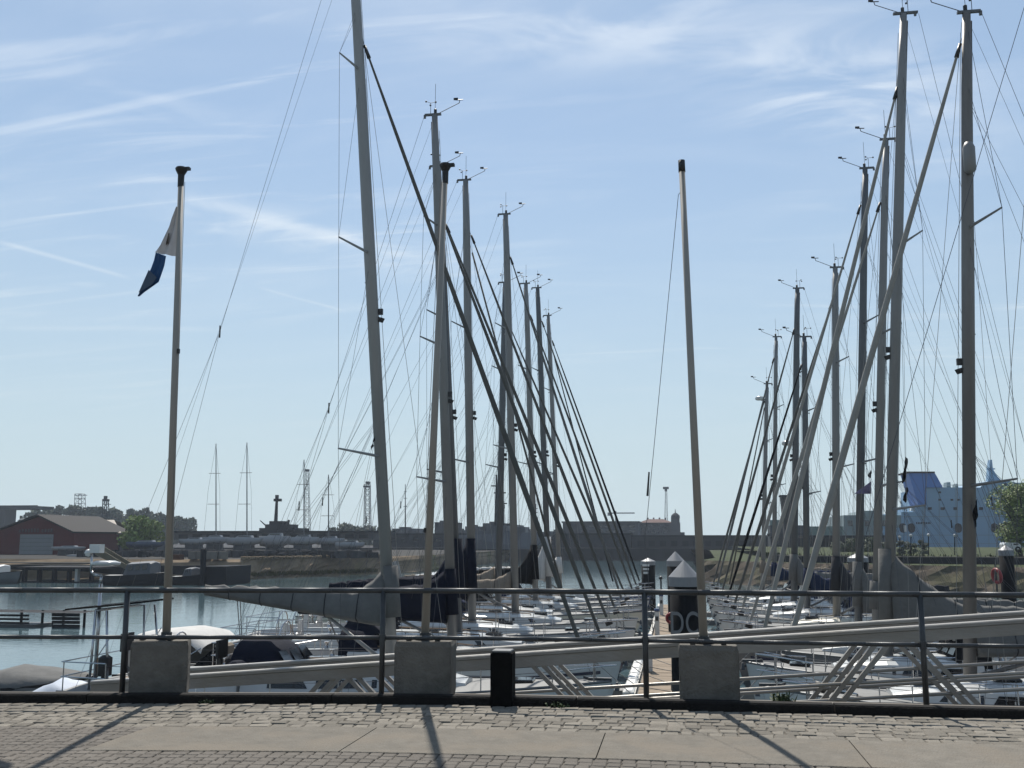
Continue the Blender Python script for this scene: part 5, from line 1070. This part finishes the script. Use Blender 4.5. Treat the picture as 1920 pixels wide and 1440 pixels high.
m = MB(); a, b = P(862, 1004, 205), P(1010, 1030, 205); m.loft([[(a.x + .8, 205, b.z), (a.x + .8, 213, b.z), (a.x - 1, 213, a.z), (a.x - 1, 205, a.z)], [(b.x - 1, 205, b.z), (b.x - 1, 213, b.z), (b.x + 3, 212, a.z + .8), (b.x + 3, 206, a.z + .8)]], True); m.build('hull', GYS, t)
for a, b, yt, yb, nm in ((885, 985, 995, 1005, 'main_deckhouse'), (912, 948, 985, 996, 'bridge_house'), (962, 985, 988, 996, 'aft_house')): boxp(a, b, yt, yb, 206, 6, GYS, nm, t)
for px, yt in ((930, 890), (942, 884)): m = MB(); m.tube(P(px, 988, 208), P(px + 1, yt, 208), .4, .15, 6); m.build('mast', DKS, t)
for a, b, y in ((921, 938, 912), (926, 948, 925), (930, 950, 945), (932, 946, 953), (928, 944, 968)): boxp(a, b, y - 2, y, 207.8, .5, DKS, 'yard_arm', t)
m = MB(); c = P(939, 950, 207.5); m.ball(c, .9, 10); m.build('radar_ball', DKS, t, True)
# masts of boats lying beyond
for i, (px, yt, wd, lb) in enumerate([(760, 908, 260, 'short distant mast right of the thick mast'), (1000, 930, 240, 'distant mast among the crowded left masts'), (1005, 945, 235, 'distant forked signal mast among the left masts')]):
    A, T = P(px, 1002, wd), P(px, yt, wd); t = thing('distant_mast', lb, 'mast', tuple(A), 'distant ship masts'); m = MB(); m.tube(A, T, .2, .08, 6); m.build('pole', DKS, t); m = MB()
    for q in (.55, .72, .85): c = A.lerp(T, q); m.box(c, (1.6 - q, .1, .14))
    m.build('yard_arm_set', DKS, t)
# ------------------------------------------------------------------ ferry
SHB = mat('ferry pale blue paint', (.20, .35, .50), .6, 0, .05, .15); SHD = mat('ferry funnel blue', (.03, .16, .50), .45, 0, .06, .2); SHG = mat('ferry teal grey', (.28, .38, .38), .5, 0, .08, .2)
YS = 230; t = thing('ferry', 'large pale blue ferry with dark blue funnel behind the right bank', 'ferry', tuple(P(1780, 1045, YS)))
def fpoly(pts, y0, dep, m_, nm): m = MB(); v = [P(a, b, YS + y0) for a, b in pts]; m.prism([(q.x, q.z) for q in v], 'y', YS + y0, YS + y0 + dep); return m.build(nm, m_, t)
fpoly([(1640, 1055), (2300, 1055), (2300, 990), (1690, 990), (1640, 985)], 0, 26, SHB, 'hull')
fpoly([(1640, 985), (1690, 990), (1690, 966), (1582, 966), (1582, 1055), (1640, 1055)], .3, 25, SHG, 'stern_deck')
fpoly([(1612, 966), (1640, 966), (1640, 957), (1618, 958)], 3, 18, SHG, 'stern_house')
fpoly([(1690, 990), (2300, 990), (2300, 905), (1905, 905), (1888, 900), (1852, 902), (1838, 914), (1737, 914), (1737, 948), (1718, 948), (1718, 960), (1690, 960)], .05, 25.8, SHB, 'superstructure')
fpoly([(1703, 886), (1752, 886), (1756, 892), (1768, 914), (1737, 914), (1737, 948), (1722, 948)], -.35, 8, SHD, 'funnel')
fpoly([(1700, 884), (1753, 884), (1753, 887), (1700, 887)], -.6, 8.6, DKS, 'funnel_cap')
for px in (1693, 1709, 1797, 1865, 1880, 1925, 1980): 
    m = MB(); c = P(px, 990, YS - .06); m.prism([(c.x + .72 * math.cos(a) , c.z + 1.0 * (1 if math.sin(a) > 0 else -1) * abs(math.sin(a)) ** .6) for a in [2 * math.pi * k / 14 for k in range(14)]], 'y', YS - .07, YS + .2); m.build('side_opening', DKS, t)
m = MB(); c = P(1697, 991, YS - .1); m.bx(c.x - .28, c.x + .28, YS - .16, YS - .1, c.z - .7, c.z + .7); m.build('lit_door', WHITE, t)
for px, py in [(1762, 923), (1808, 924), (1762, 937), (1785, 937), (1797, 937), (1858, 936), (1866, 936), (1873, 922), (1885, 908), (1895, 908), (1905, 908), (1920, 936), (1935, 936), (1950, 936)]: m = MB(); c = P(px, py, YS); m.bx(c.x - .25, c.x + .25, YS - .04, YS + .1, c.z - .2, c.z + .2); m.build('porthole', DKS, t)
fpoly([(1720, 1040), (2300, 1040), (2300, 1044), (1720, 1044)], -.1, .3, DKS, 'rubbing_band')
fpoly([(1853, 903), (1880, 903), (1870, 893), (1862, 880), (1860, 862), (1857, 862), (1855, 880)], 8, 2, SHB, 'radar_mast'); fpoly([(1851, 878), (1866, 878), (1866, 880), (1851, 880)], 7.6, 1, SHB, 'radar_bar')
for i in range(9): fpoly([(1718 + i * 3.1, 979), (1719.6 + i * 3.1, 979), (1719.6 + i * 3.1, 982.5), (1718 + i * 3.1, 982.5)], -.08, .1, DKS, 'name_letter')
for yy_ in (968, 1003, 1019): fpoly([(1640 if yy_ > 990 else 1692, yy_), (2300, yy_), (2300, yy_ + .7), (1640 if yy_ > 990 else 1692, yy_ + .7)], -.05, .1, SHG, 'deck_seam')
for k in range(16): fpoly([(1730 + k * 31, 916), (1730.5 + k * 31, 916), (1730.5 + k * 31, 1040), (1730 + k * 31, 1040)], -.04, .08, SHG, 'plate_seam')
for k in range(22): fpoly([(1740 + k * 24, 951), (1747 + k * 24, 951), (1747 + k * 24, 956), (1740 + k * 24, 956)], -.05, .1, DKS, 'cabin_window')
fpoly([(1737, 909), (1840, 909), (1840, 910), (1737, 910)], .3, .1, WHITE, 'deck_rail_top')
for px, w_, h_ in ((1775, 8, 10), (1792, 5, 7), (1822, 10, 6)): fpoly([(px, 914), (px + w_, 914), (px + w_ - 1, 914 - h_), (px + 1, 914 - h_)], 6, 3, SHG, 'vent_house')
m = MB(); a, b = P(1640, 950, YS), P(1718, 950, YS)
for k in range(14): x = a.x + (b.x - a.x) * k / 13; m.tube((x, YS + .4, P(0, 966, YS).z), (x, YS + .4, P(0, 957, YS).z), .04, n=4)
m.build('deck_rail', SHG, t)
m = MB(); c = P(1712, 955, YS + 2); m.box(c, (1.4, 2, .7), 0, .7); m.build('rescue_boat', WHITE, t)
for i in range(6): fpoly([(1590 + i * 16, 976), (1598 + i * 16, 976), (1598 + i * 16, 986), (1590 + i * 16, 986)], .15, .2, WIN, 'deck_opening')
# terminal pier left of the ferry
TEALP = mat('teal glass screen', (.24, .36, .34), .3, 0, .08, .3)
t = thing('ferry_pier', 'dark pier on piles with a teal glass screen left of the ferry', 'pier', tuple(P(1560, 1035, 190)))
boxp(1505, 1660, 1004, 1009, 190, 8, DWALL, 'deck', t); boxp(1515, 1582, 987, 1003.8, 191, .2, TEALP, 'glass_screen', t)
for k in range(12): boxp(1508 + k * 13, 1512 + k * 13, 1009, 1036, 191 + (k % 2), .6, SKY2, 'pile', t)
boxp(1505, 1660, 1009, 1036, 196, .5, DKS, 'back_wall', t); boxp(1444, 1512, 985, 1036, 200, 6, SKY2, 'ramp_house', t); boxp(1440, 1560, 1000, 1006, 198, 3, SKY1, 'bridge_beam', t)
boxp(1444, 1470, 975, 985, 201, 3, TEALP, 'upper_cabin', t)
t = thing('tapered_tower', 'dark tapering concrete tower right of the black forestay', 'tower', tuple(P(1480, 1030, 180))); m = MB(); v = [P(1465, 930, 180), P(1498, 930, 180), P(1492, 1035, 180), P(1474, 1035, 180)]; m.prism([(q.x, q.z) for q in v], 'y', 180, 182.5); m.build('shaft', mat('tower brown grey', (.10, .09, .085), .8, 0, .2, .3), t); boxp(1463, 1500, 928, 931, 179.8, 3, SKY1, 'head_slab', t); boxp(1478, 1496, 938, 944, 179.8, .2, DKS, 'opening', t)
# lamps on the bank
for i, (px, yt) in enumerate([(1687, 1007), (1708, 1004), (1741, 1003), (1790, 1004)]):
    A, T = P(px, 1042, 112), P(px, yt, 112); t = thing('bank_lamp', 'low lamp post with white globe on the right bank, %s' % ('nearest to the grey sail peak', 'between the two shrubs', 'right of the forked shrub', 'left of the thick near mast')[i], 'lamp post', tuple(A), 'lamp posts on the right bank'); m = MB(); m.tube(A, T, .05); m.build('post', DKS, t); m = MB(); m.ball(T, .16, 8); m.build('globe', FEND, t, True)
t = thing('parked_van', 'white van parked under the tree at the right edge', 'van', tuple(P(1898, 1035, 104)))
m = MB(); a = P(1884, 1030, 104); b = P(1914, 1017, 104); w_ = b.x - a.x; m.prism([(a.x, a.z), (a.x + w_, a.z), (a.x + w_, a.z + .75 * (b.z - a.z) * .8), (a.x + w_ * .85, b.z - .05), (a.x + w_ * .1, b.z), (a.x, b.z - .2)], 'y', 104, 105.6); m.build('body', WHITE, t); m = MB(); m.bx(a.x + w_ * .55, a.x + w_ * .85, 103.97, 104.02, a.z + .42, b.z - .1); m.build('window', WIN, t)
for u in (.2, .8): m = MB(); m.ring((a.x + w_ * u, 104, a.z), (0, 1, 0), .2, .08, 14, 6); m.build('wheel', RUB, t)

# ------------------------------------------------------------------ air
HAZE = True
if HAZE:
    hm_ = bpy.data.materials.new('haze air'); hm_.use_nodes = True; nt = hm_.node_tree
    for n in list(nt.nodes): nt.nodes.remove(n)
    o_ = nt.nodes.new('ShaderNodeOutputMaterial'); pv = nt.nodes.new('ShaderNodeVolumePrincipled'); pv.inputs['Color'].default_value = (.72, .82, .95, 1); pv.inputs['Density'].default_value = .0003; pv.inputs['Anisotropy'].default_value = .2
    nt.links.new(pv.outputs[0], o_.inputs['Volume'])
    m = MB(); m.bx(-700, 700, -45, 800, -7.2, 31); m.build('haze', hm_, None, kind='stuff')
